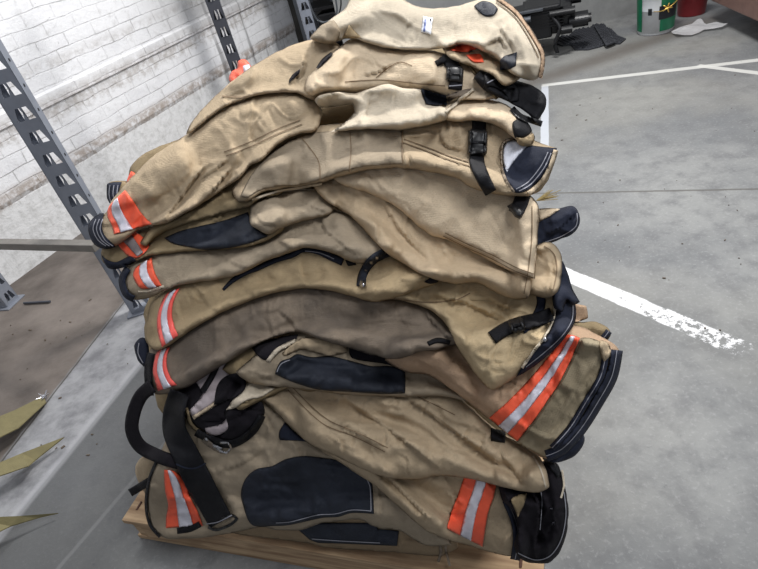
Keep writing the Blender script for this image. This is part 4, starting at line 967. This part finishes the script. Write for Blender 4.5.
# dark shelf frame and cable loop, top centre
se = empty('wire_shelf', (.62, 5.75, 0), math.radians(-20)); tag(se, 'dark shelf unit with pale tubes behind the top of the heap', 'shelf')
for x in (-.7, .75):
    for y in (0, .4): bm = bmesh.new(); bx(bm, (x, y, .7), (.045, .045, 1.4), bev=.003); mk('shelf_post', bm, GM, se)
for z in (.25, .62, 1.0): bm = bmesh.new(); bx(bm, (.02, .2, z), (1.5, .44, .03), bev=.004); mk('shelf_board', bm, BM, se)
bm = bmesh.new()
bx(bm, (-.2, .2, .42), (.7, .34, .3), bev=.02); bx(bm, (.45, .2, .78), (.4, .34, .26), bev=.02); mk('shelf_crate', bm, BM, se)
bm = bmesh.new()
for y in (-.02, .06): cyl(bm, (-.35, y, .68), (1.1, y, .68), .025)
mk('pale_tube', bm, GM, se)
cb = empty('coiled_cable', (.18, 4.35, .0)); tag(cb, 'grey cable loop hanging behind the left tip of the top trousers', 'cable')
lo = on_z(322, -2, 4.6)
bm = bmesh.new(); tube(bm, [Vector((lo.x+math.cos(t)*.11, lo.y, lo.z+math.sin(t)*.2+.02*math.sin(3*t)))-cb.location for t in [k*math.pi/6 for k in range(13)]], .007); mk('cable_loop', bm, GM, cb, True)
bm = bmesh.new(); tube(bm, [Vector((lo.x+.02+math.cos(t)*.14, lo.y+.02, lo.z+.03+math.sin(t)*.23))-cb.location for t in [k*math.pi/6 for k in range(13)]], .006); mk('cable_loop', bm, BM, cb, True)
# ---- loose bits on the floor
bits = []
bm = bmesh.new(); rnd = random.Random(4)
for x, y, s in [(63,447,.014),(60,398,.012),(618,225,.006),(664,278,.010),(620,180,.007),(598,262,.006),(700,60,.006),(735,75,.01),(577,115,.01),(586,120,.012),(562,140,.01),(580,105,.008),(640,82,.007),(725,240,.006),(88,455,.008),(605,240,.004),(30,330,.015),(70,322,.012),(45,340,.012),(90,300,.01),(556,128,.012),(600,98,.008),(720,330,.008),(705,328,.008)]+[(rnd.uniform(560,755),rnd.uniform(90,300),rnd.uniform(.002,.005)) for _ in range(22)]+[(rnd.uniform(5,130),rnd.uniform(300,450),rnd.uniform(.003,.008)) for _ in range(18)]:
    c = gz(x, y, .002); s *= .6; a = rnd.uniform(0, 3.1)
    bx(bm, c, (s*rnd.uniform(1, 3), s, .003), Matrix.Rotation(a, 4, 'Z') @ Matrix.Rotation(.1, 4, 'X'))
o = mk('floor_debris', bm, simple('debris', (96, 84, 72), .9, 0, .8, 0, 60)); tag(o, 'small chips, leaves and grit scattered over the floor', 'debris', None, 'stuff')
# ---- lights
def area(name, loc, tgt, sx, sy, e, c=(1, 1, 1)):
    l = bpy.data.lights.new(name, 'AREA'); l.shape = 'RECTANGLE'; l.size = sx; l.size_y = sy; l.energy = e; l.color = c
    o = bpy.data.objects.new(name, l); COL.objects.link(o); o.location = loc
    o.rotation_euler = (Vector(tgt)-Vector(loc)).to_track_quat('-Z', 'Y').to_euler(); return o
area('overhead_light', (1.9, 3.6, 3.6), (.1, 1.8, .6), 1.0, .35, 200, (1, .985, .96))
area('overhead_light', (-.8, 2.9, 3.4), (-.6, 2.4, 0), 1.2, .4, 40, (.97, .98, 1))
area('overhead_light', (1.3, -.3, 3.4), (.2, 1.5, .5), 1.4, .5, 62, (.95, .97, 1))  # fill lamp added on the camera side to lift the front faces
wld = bpy.data.worlds.new('world'); sc.world = wld; wld.use_nodes = True
wld.node_tree.nodes['Background'].inputs[0].default_value = (.80, .84, .92, 1); wld.node_tree.nodes['Background'].inputs[1].default_value = .33
sc.view_settings.view_transform = 'Standard'; sc.view_settings.look = 'None'; sc.view_settings.exposure = 0.0

for o in list(bpy.data.objects):
    for k in ('_o', '_k'):
        if k in o: del o[k]
